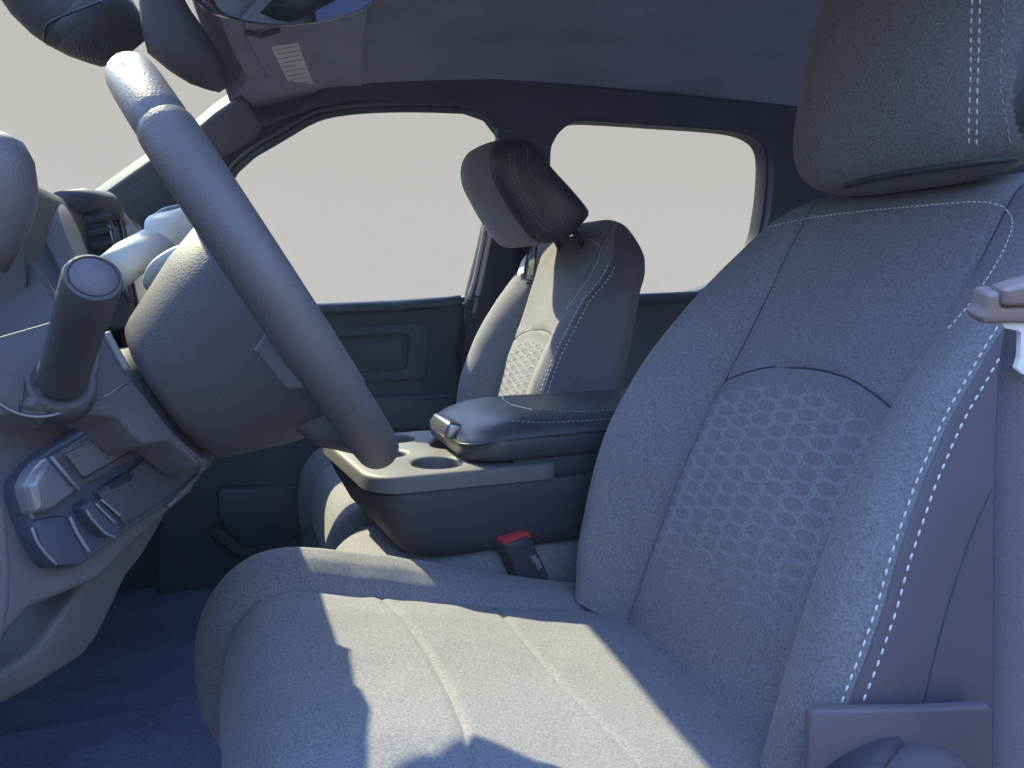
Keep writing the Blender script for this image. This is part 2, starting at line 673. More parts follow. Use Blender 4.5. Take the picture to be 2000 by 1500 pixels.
def xz_loop(pts2, y):
    return [Vector((x, y, z)) for x, z in pts2]


def offset_loop(lp, d):
    c = sum(lp, Vector())/len(lp)
    out = []
    n = len(lp)
    nrm = Vector((0, -1, 0))
    area = sum((lp[i].cross(lp[(i+1) % n])).dot(nrm) for i in range(n))
    s = -1 if area > 0 else 1
    for i in range(n):
        t = (lp[(i+1) % n]-lp[i-1]).normalized()
        out.append(lp[i]+nrm.cross(t)*s*d)
    return out


wf = loop3(WF, 90)
wr = loop3(WR, 90)
wfo = offset_loop(wf, .022)
wro = offset_loop(wr, .012)
# roof side rail / door pillar / rear quarter: one cloth-covered lining, split at the front door's shut line
out = [(0.04, .375), (.14, .37), (.24, .44), (.5, .50), (1.78, .50), (1.78, -.72), (.72, -.72), (.70, -.30), (.665, -.06), (.69, .10), (.705, .28), (.69, .35), (.645, .40), (.55, .424), (.30, .414), (.20, .385), (.12, .345), (0.08, .335)]
YL = YP-.035
lining = thing('cab_side_lining', 'grey cloth side lining with rounded opening around the rear passenger window', 'lining', (1.2, YL, -.72))
lo = [Vector((x, YL, z)) for x, z in out]
hole = [Vector((p.x, YL, p.z)) for p in wro]
slab('side_panel', [lo, hole], (0, -1, 0), .05, M['lining'], lining, bevel=.009, seg=3)
# passenger front door
door = thing('passenger_door', 'dark plastic passenger front door with framed window opening and inset panel', 'door', (.2, YP, -.72))
fr_out = [(-.36, -.72), (-.40, .03), (-.30, .13), (-.16, .215), (-.03, .30), (.10, .365), (.2, .405), (.3, .425), (.55, .436), (.66, .41), (.705, .36), (.72, .28), (.70, .1), (.68, -.05), (.715, -.3), (.735, -.72)]
lo = [Vector((x, YP-.012, z)) for x, z in fr_out]
slab('door_frame', [lo, [Vector((p.x, YP-.012, p.z)) for p in wfo]], (0, -1, 0), .05, M['rubber'], door, bevel=.006, seg=2)
bel = [Vector((p.x, YP-.016, p.z)) for p in offset_loop(wf, .010)]
v, f = tube(bel+[bel[0]], .008, 10, cap=False)
obj('window_seal', v, f, M['plastic_black'], door)
v, f = tube([Vector((p.x, YP-.024, p.z)) for p in wfo]+[Vector((wfo[0].x, YP-.024, wfo[0].z))], .0045, 8, cap=False)
obj('outer_seal', v, f, M['plastic_mid'], door)
slab('window_pane', [[Vector((p.x, YP+.012, p.z)) for p in offset_loop(wf, .012)]], (0, -1, 0), .004, M['glass'], door, smooth=False)
# trim: (X,Z) taken on the trim plane
YT = YP-.055
tp = Plane(Vector((0, YT, 0)), Vector((1, YT, 0)), Vector((0, YT, 1)))


def dl(pts, off=0.0, r=0.3, seg=4):
    return [tp.pt(x, y, off) for x, y in round_corners(pts, r, seg)]


slab('door_trim', [dl([(330, 606), (640, 594), (905, 581), (893, 690), (905, 900), (905, 1260), (300, 1260)], r=.08)], (0, -1, 0), .04, M['door_plastic'], door, bevel=.008, seg=3)
beltp = [at(x, y, Y=YT-.006) for x, y in [(330, 615), (500, 606), (640, 602), (780, 596), (870, 590), (900, 587)]]
v, f = tube(resample(beltp, 24), .016, 14, squash=(1.0, .75))
obj('belt_trim', v, f, M['plastic_black'], door)
slab('inset_frame', [dl([(560, 645), (840, 628), (835, 742), (560, 752)], .014, .18), dl([(590, 664), (800, 652), (796, 722), (590, 730)], .014, .18)], (0, -1, 0), .016, M['door_plastic'], door, bevel=.006, seg=3)
slab('inset_panel', [dl([(600, 668), (790, 657), (786, 716), (600, 724)], .004, .15)], (0, -1, 0), .008, M['door_plastic'], door, bevel=.003)
slab('armrest_ledge', [dl([(420, 782), (660, 780), (892, 768), (892, 800), (890, 840), (420, 850)], .035, .2)], (0, -1, 0), .04, M['plastic_black'], door, bevel=.012, seg=4)
slab('door_pocket', [dl([(420, 955), (585, 950), (590, 1035), (560, 1062), (478, 1070), (430, 1025)], .03, .25)], (0, -1, 0), .034, M['plastic_black'], door, bevel=.008, seg=3)
slab('pocket_rim', [dl([(405, 1040), (425, 1030), (475, 1072), (580, 1060), (582, 1076), (470, 1092)], .036, .2)], (0, -1, 0), .04, M['plastic'], door, bevel=.004)
# rear door: glass, dark frame and sill
rdoor = thing('rear_door', 'dark rear passenger door with rounded window behind the front passenger seat', 'door', (1.2, YP, -.72))
fr = [Vector((x, YP-.004, z)) for x, z in [(.76, -.72), (.76, .40), (.80, .44), (1.70, .445), (1.70, -.72)]]
slab('door_frame', [fr, [Vector((p.x, YP-.004, p.z)) for p in offset_loop(wr, .006)]], (0, -1, 0), .05, M['rubber'], rdoor, bevel=.004)
slab('window_pane', [[Vector((p.x, YP+.014, p.z)) for p in offset_loop(wr, .012)]], (0, -1, 0), .004, M['glass'], rdoor, smooth=False)
v, f = tube([at(x, y, Y=YL-.012) for x, y in [(1095, 590), (1250, 584), (1400, 577), (1520, 570)]], .016, 12)
obj('window_sill', v, f, M['plastic_black'], rdoor)
slab('door_trim', [[Vector((x, YL-.004, z)) for x, z in [(.80, -.66), (.80, -.06), (1.66, -.05), (1.66, -.66)]]], (0, -1, 0), .03, M['plastic_black'], rdoor, bevel=.01)

# the glasshouse leans inwards above the belt line
def lean(o):
    if o.type == 'MESH':
        for vv in o.data.vertices:
            p = vv.co
            if p.z > -.05 and p.y > 1.6:
                q = (p.y-.02)/(p.y+.40*p.z)
                vv.co = p*q
    for ch in o.children:
        lean(ch)


# windscreen pillar on the passenger side
pil = thing('windscreen_pillar', 'grey sloping pillar trim between the windscreen and the passenger window', 'pillar', (-.2, 1.84, .15))
pa = Plane(at(200, 395, Y=1.84), at(470, 185, Y=1.70), at(470, 345, Y=1.80))
slab('pillar_trim', [[pa.pt(x, y) for x, y in [(150, 415), (185, 391), (240, 352), (300, 310), (345, 280), (385, 252), (420, 222), (452, 200), (470, 186), (492, 214), (514, 248), (500, 272), (470, 292), (420, 318), (330, 368), (262, 412), (210, 446)]]], pa.n, .05, M['plastic_mid'], pil, bevel=.006, seg=3)
pb = Plane(at(240, 420, Y=1.865), at(470, 340, Y=1.815), at(640, 232, Y=1.745))
slab('lower_trim', [[pb.pt(x, y) for x, y in [(205, 452), (262, 414), (330, 370), (420, 320), (500, 276), (560, 240), (600, 222), (645, 228), (600, 250), (545, 283), (500, 309), (468, 338), (450, 362), (432, 392), (398, 422), (340, 442), (262, 454)]]], pb.n, .04, M['plastic_black'], pil, bevel=.004)
# door pillar strips (seat belt guide and seals) beside the passenger headrest
bp = thing('door_pillar', 'dark door pillar trim with two pale vertical seal strips beside the passenger headrest', 'pillar', (.7, YL, -.72))
pp = Plane(at(940, 420, Y=YL-.008), at(905, 600, Y=YL-.008), at(1000, 500, Y=YL-.008))
slab('pillar_trim', [[pp.pt(x, y) for x, y in [(972, 250), (1005, 250), (1010, 330), (1010, 480), (1000, 760), (905, 760), (912, 575), (936, 480), (958, 380), (972, 300)]]], pp.n, .02, M['plastic_black'], bp, bevel=.004)
for pl, w, mm in (([(951, 418), (943, 470), (927, 545), (915, 585)], .0055, 'trim_light'), ([(963, 425), (952, 480), (940, 540), (932, 577)], .0075, 'trim_light'), ([(931, 581), (929, 600), (924, 612)], .0065, 'seal_grey')):
    v, f = tube(resample([pp.pt(x, y, .006) for x, y in pl], 14), w, 8)
    obj('seal_strip', v, f, M[mm], bp)
v, f = tube(resample([pp.pt(x, y, .004) for x, y in [(968, 262), (978, 285), (980, 320)]], 10), .004, 8)
obj('seal_strip', v, f, M['seal_grey'], bp)
for o_ in (lining, door, rdoor, bp):
    lean(o_)
# driver side: sill, front pillar and the door pillar outside the frame at the right
dp = thing('driver_door_pillar', 'dark door pillar at the open driver doorway behind the seat belt', 'pillar', (.62, .25, -.72))
box('pillar_trim', (.66, .25, -.12), (.16, .07, 1.08), M['plastic'], dp, bevel=.015)
dsl = thing('door_sill', 'dark plastic sill strip along the open driver doorway', 'sill', (.1, .26, -.72))
box('sill_plate', (.15, .26, -.71), (1.4, .09, .05), M['plastic'], dsl, bevel=.01)

# the driver door, swung open in front of the doorway (unseen at the left; added to cut light into the cab)
ddoor = thing('driver_door', 'driver door standing open beside the doorway, outside the left edge', 'door', (-.42, -.3, -.72))
box('door_trim', (-.42, -.33, -.40), (.07, 1.05, .72), M['plastic'], ddoor, bevel=.02)
box('door_skin', (-.47, -.33, -.42), (.03, 1.08, .78), M['paint'], ddoor, bevel=.01)
box('armrest', (-.37, -.33, -.30), (.05, .55, .07), M['leather_dark'], ddoor, bevel=.02)
for yy in (.18, -.84):
    box('window_frame', (-.44, yy, .17), (.04, .05, .44), M['plastic_black'], ddoor, bevel=.01)
box('window_frame', (-.44, -.33, .40), (.04, 1.06, .05), M['plastic_black'], ddoor, bevel=.01)
box('window_pane', (-.445, -.33, .17), (.005, .98, .42), M['glass'], ddoor, smooth=False)

# windscreen
wsn = thing('windscreen', 'clear sloping windscreen in front of the steering wheel', 'windscreen', (-.3, 1.05, .1))
rows = []
e0, e1 = pa.pt(478, 182, -.02), pa.pt(196, 398, -.02)
for j in range(17):
    t = -.06+j/16*1.9
    E_ = e0.lerp(e1, t)
    D_ = Vector((E_.x, 2.11-E_.y, E_.z))
    rows.append([D_.lerp(E_, i/24)+Vector((-.30, 0, .07))*(i/24*(1-i/24)) for i in range(25)])
v, f = grid(rows)
n_ = len(v)
v = v+[p+Vector((-.004, 0, .005)) for p in v]
f = f+[tuple(i_+n_ for i_ in q)[::-1] for q in f]
obj('glass_pane', v, f, M['glass'], wsn)

# ================================================================== SEATS
YC = 0.665
AX, AZ = 0.4188, 0.9075
H = 0.61
UE = [(0, .225), (.07, .25), (.15, .272), (.24, .28), (.33, .28), (.44, .275), (.493, .26), (.55, .225), (.585, .178), (.60, .152), (.61, .135)]
UO = [(0, .255), (.07, .27), (.15, .276), (.24, .268), (.33, .25), (.44, .236), (.493, .228), (.55, .207), (.585, .175), (.60, .152), (.61, .135)]
BO = [(0, .05), (.07, .062), (.15, .068), (.25, .07), (.33, .06), (.40, .042), (.47, .022), (.54, .006), (.61, 0)]
DL = [(0, 0), (.10, .010), (.2, .015), (.3, .012), (.4, .004), (.5, -.004), (.61, -.012)]


def back_pt(u, h, d):
    """seat-local backrest point -> driver seat world; u inboard, h up the back, d forward"""
    r = .055
    k_ = 1.0
    if h > H-r:
        k_ = math.sqrt(max(0.0, 1-((h-(H-r))/r)**2))
    mid = -.055
    d = mid+(d-mid)*k_
    d += .0030*mnoise.noise(Vector((u*9, h*9, 1.7)))+.0012*mnoise.noise(Vector((u*26, h*22, 5.1)))
    return Vector((.45+AX*h-AZ*d, YC+u, -.43+AZ*h+AX*d))


def us_of(h):
    return min(.136, stable(UE, h)-.012)


def centre_d(u, h):
    us = us_of(h)
    q = abs(u)/us
    g = .006*math.exp(-((us-abs(u))/.0045)**2)
    return stable(DL, h)+.004*(1-q*q)*(-1 if h > .36 else 1)-g


def hex_ridge(u, h):
    x, y = u/.043, h/.0168*.866
    best = 9
    for ox, oy in ((0, 0), (.75, .433)):
        cx = round((x-ox)/1.5)*1.5+ox
        cy = round((y-oy)/.866)*.866+oy
        a, b = abs(x-cx), abs(y-cy)
        best = min(best, max(b, a*.866+b*.5))
    e = .433-best
    return math.exp(-((e-.055)/.045)**2), min(1, max(0, e/.3))


def h_arc(u):
    return .366-.036*(u/.136)**2


hs = [H*(1-(1-i/70)**1.0) for i in range(64)]
hs = [H*i/70 for i in range(62)]+[H-.055*(1-math.sin(k_/14*math.pi/2)) for k_ in range(0, 15)]
hs = sorted(set(round(h, 5) for h in hs))


def bolster_curve(h, side):
    """from seam outwards to its outer edge: (u, d) list"""
    us, ue, B = us_of(h), stable(UE if side > 0 else UO, h), stable(BO, h)
    b0 = centre_d(us, h)
    wd = ue-us
    if side > 0:
        P = [(us, b0), (us+.10*wd, b0+.30*B+.003), (us+.32*wd, b0+.80*B+.004), (us+.56*wd, b0+B+.004), (us+.80*wd, b0+.86*B), (us+.95*wd, b0+.45*B-.004), (ue, b0+.05*B-.028)]
        c = spline([(a, b, 0) for a, b in P], 30)
        return [(p.x, p.y) for p in c]
    P = [(us, b0), (us+.10*wd, b0+.45*B+.002), (us+.32*wd, b0+.90*B+.004), (us+.56*wd, b0+1.02*B+.005), (us+.69*wd, b0+.98*B+.003), (us+.78*wd, b0+.91*B)]
    c = spline([(a, b, 0) for a, b in P], 26)
    return [(-p.x, p.y) for p in c]


def side_curve(h):
    """outboard side panel from the stitched edge to the back"""
    us, ue, B = us_of(h), stable(UO, h), stable(BO, h)
    b0 = centre_d(us, h)
    wd = ue-us
    P = [(us+.78*wd, b0+.91*B), (us+.81*wd, b0+.89*B-.0025), (us+.89*wd, b0+.60*B-.012), (us+.98*wd, b0-.02), (ue+.004, -.075), (ue-.006, -.118)]
    c = spline([(a, b, 0) for a, b in P], 24)
    return [(-p.x, p.y) for p in c]


def back_curve(h):
    ue, B = stable(UE, h), stable(BO, h)
    b0 = centre_d(us_of(h), h)
    uo = stable(UO, h)
    P = [(ue, b0+.05*B-.028), (ue+.002, -.065), (ue-.012, -.112), (ue*.6, -.122), (0, -.125), (-uo*.6, -.122), (-(uo-.006), -.118)]
    c = spline([(a, b, 0) for a, b in P], 30)
    return [(p.x, p.y) for p in c]


def seat_parts():
    """geometry of one seat in driver-seat coordinates: name -> (verts, faces, material, attrs, parent part)"""
    out = {}
    out['backrest'] = (*grid([[back_pt(u, h, d) for u, d in back_curve(h)] for h in hs]), 'plastic', None)
    out['inner_bolster'] = (*grid([[back_pt(u, h, d) for u, d in bolster_curve(h, 1)] for h in hs]), 'fabric', None)
    out['outer_bolster'] = (*grid([[back_pt(u, h, d) for u, d in bolster_curve(h, -1)][::-1] for h in hs]), 'fabric', None)
    out['side_panel'] = (*grid([[back_pt(u, h, d) for u, d in side_curve(h)][::-1] for h in hs]), 'leather', None)
    # plain upper panel of the centre
    rows = []
    for j in range(46):
        t = j/45
        row = []
        for i in range(49):
            q = i/24-1
            h0 = h_arc(q*.136)
            tt = 1-(1-t)**1.35
            h = h0+.0012+(H-h0-.0012)*tt
            u = q*us_of(h)
            g = .003*math.exp(-((h-h0)/.004)**2)
            row.append(back_pt(u, h, centre_d(u, h)-g))
        rows.append(row)
    out['upper_panel'] = (*grid(rows), 'fabric', None)
    # honeycomb panel
    rows, rid = [], []
    nu, nv = 230, 330
    for j in range(nv+1):
        row = []
        for i in range(nu+1):
            q = 2*i/nu-1
            h0 = h_arc(q*.136)
            h = (h0-.0012)*j/nv
            u = q*us_of(h)
            g = .003*math.exp(-((h-h0)/.004)**2)
            edge = min(1, max(0, (h0-.022-h)/.012))
            fade = edge*min(1, max(0, (h-.035-.06*(.5-q*.5))/.13))
            rg, pil_ = hex_ridge(u, h)
            rid.append(rg*fade)
            row.append(back_pt(u, h, centre_d(u, h)-g+fade*(.0016*rg+.0006*pil_)))
        rows.append(row)
    out['honeycomb_panel'] = (*grid(rows), 'hex', {'ridge': rid})
    # cushion
    CP = spline([(.03, -.56, 0), (-.008, -.51, 0), (-.02, -.45, 0), (-.014, -.392, 0), (.012, -.352, 0), (.055, -.341, 0), (.12, -.353, 0), (.2, -.372, 0), (.3, -.396, 0), (.4, -.416, 0), (.5, -.432, 0)], 150)
    CP = resample(CP, 150)

    def cush(s, u, dz):
        p = CP[s]
        t = (CP[min(s+1, 149)]-CP[max(s-1, 0)]).normalized()
        nx, nz = -t.y, t.x
        if dz > 0:
            dz *= 1-.72*min(1, max(0, (p.x-.16)/.26))
        dz += .0030*mnoise.noise(Vector((u*8, s*.05, 3.3)))+.0012*mnoise.noise(Vector((u*24, s*.16, 8.2)))
        return Vector((p.x+nx*dz, YC+u, p.y+nz*dz))

    def lat(x, u):
        """depth of the two cross seams"""
        g = 0
        for xs_, bend in ((.172, .018), (.292, -.006)):
            xx = xs_-bend*(u/.17)**2-(.03*u if bend < 0 else 0)
            g += .0036*math.exp(-((x-xx)/.0035)**2)
            g -= .0014*math.exp(-((x-xx)/.02)**2)
        return -g

    def sect(u):
        T = [(0, 0), (.12, .003), (.168, .0), (.178, -.005), (.19, .012), (.21, .025), (.232, .031), (.25, .026), (.264, .008), (.272, -.02), (.276, -.06)]
        return stable(T, abs(u), .004)
    # split of the centre into three panels by the seams
    us = [-.178+.356*i/90 for i in range(91)]

    def seam_x(k_, u):
        xs_, bend = ((.172, .018), (.292, -.006))[k_]
        return xs_-bend*(u/.17)**2-(.03*u if bend < 0 else 0)
    xsamp = [p.x for p in CP]

    def cush_x(x, u, dz):
        s = 0
        for s in range(40, 149):
            if CP[s+1].x >= x:
                break
        t = 0 if CP[s+1].x == CP[s].x else (x-CP[s].x)/(CP[s+1].x-CP[s].x)
        return cush(s, u, dz).lerp(cush(s+1, u, dz), min(max(t, 0), 1))
    low = [s for s in range(150) if CP[s].y < -.36 and CP[s].x < .06]
    s0 = low[-1]
    xA = CP[s0].x
    rows = [[cush(s, u, sect(u)) for u in us] for s in range(0, s0)]
    for j in range(40):
        rows.append([cush_x(lerp(xA, seam_x(0, u), j/39), u, sect(u)+lat(lerp(xA, seam_x(0, u), j/39), u)) for u in us])
    out['cushion_front_panel'] = (*grid(rows), 'fabric', None)
    rows = []
    for j in range(40):
        rows.append([cush_x(lerp(seam_x(0, u), seam_x(1, u), j/39), u, sect(u)+lat(lerp(seam_x(0, u), seam_x(1, u), j/39), u)) for u in us])
    out['cushion_middle_panel'] = (*grid(rows), 'fabric', None)
    rows = []
    for j in range(40):
        rows.append([cush_x(lerp(seam_x(1, u), .498, j/39), u, sect(u)+lat(lerp(seam_x(1, u), .498, j/39), u)) for u in us])
    out['cushion_rear_panel'] = (*grid(rows), 'fabric', None)
    for nm, sg in (('cushion_inner_bolster', 1), ('cushion_outer_bolster', -1)):
        ub = [.178+.094*i/30 for i in range(31)]
        prof = [(u, sect(u)) for u in ub]+[(.276, -.05), (.277, -.09), (.274, -.14)]
        rows = [[cush(s, sg*u, dz) for u, dz in prof] for s in range(150)]
        out[nm] = (*grid(rows), 'fabric', None)
    return out


SP = seat_parts()


def bvh_of(names):
    V, Fc = [], []
    for nme in names:
        v_, f_ = SP[nme][0], SP[nme][1]
        o_ = len(V)
        V += v_
        Fc += [tuple(i+o_ for i in q) for q in f_]
    return BVHTree.FromPolygons(V, Fc)


BACK = bvh_of(['backrest', 'inner_bolster', 'outer_bolster', 'side_panel', 'upper_panel', 'honeycomb_panel'])
CUSH = bvh_of(['cushion_front_panel', 'cushion_middle_panel', 'cushion_rear_panel', 'cushion_inner_bolster', 'cushion_outer_bolster'])


def surface_path(tree, pix, n=120):
    q = spline([(x, y, 0) for x, y in pix], n)
    P, N = [], []
    for s in q:
        r = ray(s.x, s.y).normalized()
        loc, nr, _i, _d = tree.ray_cast(Vector((0, 0, 0)), r, 4)
        if loc is None:
            continue
        if nr.dot(r) > 0:
            nr = -nr
        if P and (loc-P[-1]).length > .03:
            break
        P.append(loc)
        N.append(nr)
    return P, N


def local_path(tree, uh, n=120):
    """path given in seat-local (u, h), dropped onto the surface from in front"""
    q = spline([(u, h, 0) for u, h in uh], n)
    P, N = [], []
    for s in q:
        o_ = back_pt(s.x, min(s.y, .56), .3)
        dr = Vector((AZ, 0, -AX))
        loc, nr, _i, _d = tree.ray_cast(o_, dr, 1)
        if loc is None:
            continue
        if nr.dot(dr) > 0:
            nr = -nr
        P.append(loc)
        N.append(nr)
    return P, N


def edge_path(off):
    """double stitching beside the outer stitched edge"""
    P, N = [], []
    for h in [.035+.50*i/150 for i in range(151)]:
        c = bolster_curve(h, -1) if off < 0 else side_curve(h)
        k_ = 1
        acc = 0
        seq = c[::-1] if off < 0 else c
        target = abs(off)
        while k_ < len(seq)-1:
            st = math.dist(seq[k_-1], seq[k_])
            if acc+st > target:
                break
            acc += st
            k_ += 1
        t = (target-acc)/max(st, 1e-6)
        u = lerp(seq[k_-1][0], seq[k_][0], t)
        d = lerp(seq[k_-1][1], seq[k_][1], t)
        P.append(back_pt(u, h, d))
        N.append(Vector((-AZ*.8, -.6, AX*.8)).normalized())
    return P, N


PATHS = {
    'yoke': (surface_path(BACK, [(1484, 449), (1560, 430), (1660, 416), (1780, 404), (1880, 396), (1925, 396), (1958, 404), (1976, 424), (1976, 450), (1958, 495), (1925, 550), (1890, 600), (1850, 645)]), 'thread', .0042, .0022, .0006),
    'shoulder': (surface_path(BACK, [(1484, 449), (1440, 474), (1405, 510), (1382, 548), (1378, 572), (1392, 594), (1420, 614), (1456, 636)]), 'thread_grey', .0042, .0022, .0005),
    'bolster': (surface_path(BACK, [(1336, 586), (1345, 602), (1375, 632), (1410, 662), (1440, 690)]), 'thread_grey', .0042, .0022, .0005),
    'edge_in': (edge_path(-.004), 'thread', .0054, .0040, .00085),
    'edge_out': (edge_path(.010), 'thread', .0054, .0040, .00085),
}


def uh_seam(sgn):
    P, N = [], []
    for i in range(100):
        h = .005+.575*i/99
        us = us_of(h)
        P.append(back_pt(sgn*us, h, centre_d(us, h)+.0006))
        N.append(Vector((-AZ, 0, AX)))
    return P, N


def arc_seam():
    P, N = [], []
    for i in range(61):
        u = .134*(i/30-1)
        h = h_arc(u)
        P.append(back_pt(u, h, centre_d(u, h)-.0024))
        N.append(Vector((-AZ, 0, AX)))
    return P, N


SEAMS = {'inner': uh_seam(1), 'outer': uh_seam(-1), 'arc': arc_seam(),
         'side': surface_path(BACK, [(1936, 958), (1900, 1040), (1862, 1150), (1828, 1270), (1802, 1384)])}


def build_seat(name, label, dx, yc, mirror, group, dz=0.0, upright=0.0, shorter=0.0, droop=0.0):
    ca, sa = math.cos(upright), math.sin(upright)

    def mp(p):
        x, z = p.x-.45, p.z+.43
        if droop:
            d = -x*AZ+z*AX
            if d < -.01:
                k_ = (d+.01)*.38
                x, z = x+AZ*k_, z-AX*k_
        dr = max(0.0, -(p.y-YC)-.08)
        z -= droop*dr*dr*min(1.0, max(0.0, (z-.40)/.12))
        x, z = x*ca-z*sa, x*sa+z*ca
        return Vector((x+.45+dx, yc+(-(p.y-YC) if mirror else (p.y-YC)), z-.43+dz))

    def mc_(p):
        return Vector((p.x+dx+shorter*(1-p.x/.45), yc+(-(p.y-YC) if mirror else (p.y-YC)), p.z+dz*2))

    def mn(n):
        return Vector((n.x*ca-n.z*sa, -n.y if mirror else n.y, n.x*sa+n.z*ca))
    root = thing(name, label, 'seat', (.25+dx, yc, -.72), group)
    parts = {}
    order = ['backrest', 'inner_bolster', 'outer_bolster', 'side_panel', 'upper_panel', 'honeycomb_panel', 'cushion_front_panel', 'cushion_middle_panel', 'cushion_rear_panel', 'cushion_inner_bolster', 'cushion_outer_bolster']
    for nme in order:
        v_, f_, m_, a_ = SP[nme]
        vv = [(mc_ if nme.startswith('cushion') else mp)(p) for p in v_]
        # orient towards outside
        ff = f_ if not mirror else [q[::-1] for q in f_]
        par = root if nme in ('backrest', 'cushion_front_panel') else root
        parts[nme] = obj(nme, vv, ff, M[m_], root, attrs=a_)
    for key, ((P, N), mm, ln, gp, r_) in PATHS.items():
        if len(P) < 3:
            continue
        host = parts['upper_panel' if key == 'yoke' else 'inner_bolster' if key in ('shoulder', 'bolster') else 'side_panel' if key == 'edge_out' else 'outer_bolster']
        stitches('stitching', [mp(p) for p in P], [mn(n) for n in N], host, M[mm], ln, gp, r_)
    for key, (P, N) in SEAMS.items():
        if len(P) < 4:
            continue
        cord = key == 'cushion'
        f_ = mc_ if cord else mp
        host = parts['cushion_middle_panel' if cord else 'side_panel' if key == 'side' else 'upper_panel']
        v_, q_ = tube([f_(p) for p in P], .0009, 6)
        obj('seam', v_, q_, M['seam'], host)
    # base and recliner
    cx = .25+dx
    sgn = 1 if mirror else -1          # outboard direction in y
    box('seat_base', (cx, yc, -.60), (.40, .42, .14), M['plastic_black'], root, bevel=.03)
    for q in (-1, 1):
        box('seat_rail', (cx, yc+q*.17, -.69), (.5, .035, .05), M['satin'], root, bevel=.005)
    return root, parts, mp, sgn


def superell(c, a, b, cdep, n1=4.0, n2=2.6, res=44, rot=None, wedge=0.0):
    """rounded cushion: half-sizes a (y), b (z), cdep (x); faces made from a cube grid"""
    V, Fc, idx = [], [], {}

    def vert(p):
        key = tuple(round(q, 5) for q in p)
        if key in idx:
            return idx[key]
        y, z, x = p
        m1 = (abs(y)**n1+abs(z)**n1)**(n2/n1)
        s = (m1+abs(x)**n2)**(1/n2)
        y, z, x = y/s, z/s, x/s
        w = 1-wedge*z
        q = Vector((x*cdep*w, y*a*(1-.04*z), z*b))
        if rot:
            q = rot @ q
        V.append(Vector(c)+q)
        idx[key] = len(V)-1
        return idx[key]
    for ax in range(3):
        for sg in (-1, 1):
            for i in range(res):
                for j in range(res):
                    q = []
                    for (ii, jj) in ((i, j), (i+1, j), (i+1, j+1), (i, j+1)):
                        p = [0, 0, 0]
                        p[ax] = sg
                        p[(ax+1) % 3] = 2*ii/res-1
                        p[(ax+2) % 3] = 2*jj/res-1
                        q.append(vert(p))
                    Fc.append(tuple(q) if sg > 0 else tuple(q[::-1]))
    return V, Fc


def split_mesh(V, Fc, test):
    A, B = [], []
    for q in Fc:
        c = sum((V[i] for i in q), Vector())/len(q)
        (A if test(c) else B).append(q)
    out = []
    for S in (A, B):
        used = sorted({i for q in S for i in q})
        mp_ = {o_: n for n, o_ in enumerate(used)}
        out.append(([V[i] for i in used], [tuple(mp_[i] for i in q) for q in S]))
    return out


# ---- driver seat
drv, dparts, dmp, dsg = build_seat('driver_seat', 'grey cloth driver seat with honeycomb backrest, nearest seat at the right', 0, YC, False, 'front cabin seats')
# headrest
hc = Vector((.722, .660, .238))
hrot = Matrix.Rotation(R(9), 3, 'Y')
V, Fc = superell(hc, .157, .142, .070, 4.2, 2.5, 48, hrot, .0)
(av, af), (bv, bf) = split_mesh(V, Fc, lambda c: c.y > .5165 and c.x < .735)
hd = obj('headrest', av, af, M['fabric'], drv)
obj('headrest_side', bv, bf, M['leather_dark'], hd)
HTREE = BVHTree.FromPolygons(V, Fc)
for pix in ([(1901, -40), (1897, 60), (1896, 150), (1893, 230), (1893, 286)], [(1915, -40), (1913, 60), (1910, 150), (1908, 230), (1908, 286)]):
    P, N = surface_path(HTREE, pix)
    if len(P) > 3:
        stitches('stitching', P, N, hd, M['thread'], .0054, .0038, .00085)
P, N = surface_path(HTREE, [(1964, -40), (1958, 60), (1955, 130), (1955, 180), (1964, 230), (1974, 290)])
if len(P) > 3:
    stitches('stitching', P, N, hd, M['thread_grey'], .0055, .0035, .0008)
for yy in (.60, .70):
    v, f = tube([Vector((.735, yy, .15)), Vector((.725, yy, .05))], .007, 10)
    obj('headrest_post', v, f, M['plastic_black'], drv)
# dark underside piping of the headrest
P, N = surface_path(HTREE, [(1650, 362), (1720, 345), (1800, 332), (1900, 318), (1985, 308)])
if len(P) > 3:
    v, f = tube(P, .004, 8)
    obj('piping', v, f, M['leather_dark'], hd)
# recliner cover and knob at the outboard hinge
rp = Plane(at(1590, 1390, Y=.415), at(1800, 1385, Y=.387), at(1650, 1495, Y=.406))
rc = slab('recliner_cover', [[rp.pt(x, y) for x, y in round_corners([(1578, 1388), (1800, 1385), (1940, 1378), (1960, 1520), (1575, 1540)], .14, 5)]], rp.n, .007, M['leather'], drv, bevel=.003, seg=3)
kc = at(1822, 1646, Y=.372)
v, f = lathe(kc, (.25, -1, .1), [(.071, -.05), (.071, -.006), (.069, .003), (.063, .010), (.05, .016), (.028, .020), (.003, .021)], 56)
obj('recliner_knob', v, f, M['leather'], rc)
v, f = lathe(kc+Vector((0, .012, 0)), (.25, -1, .1), [(.080, -.05), (.080, -.010), (.0785, -.005), (.073, -.003)], 56)
obj('knob_collar', v, f, M['plastic'], rc)

# ---- passenger seat
pas, pparts, pmp, psg = build_seat('passenger_seat', 'grey cloth front passenger seat with tilted headrest beyond the centre console', .085, 1.50, False, 'front cabin seats', -.03, R(9.5), .09, 2.8)
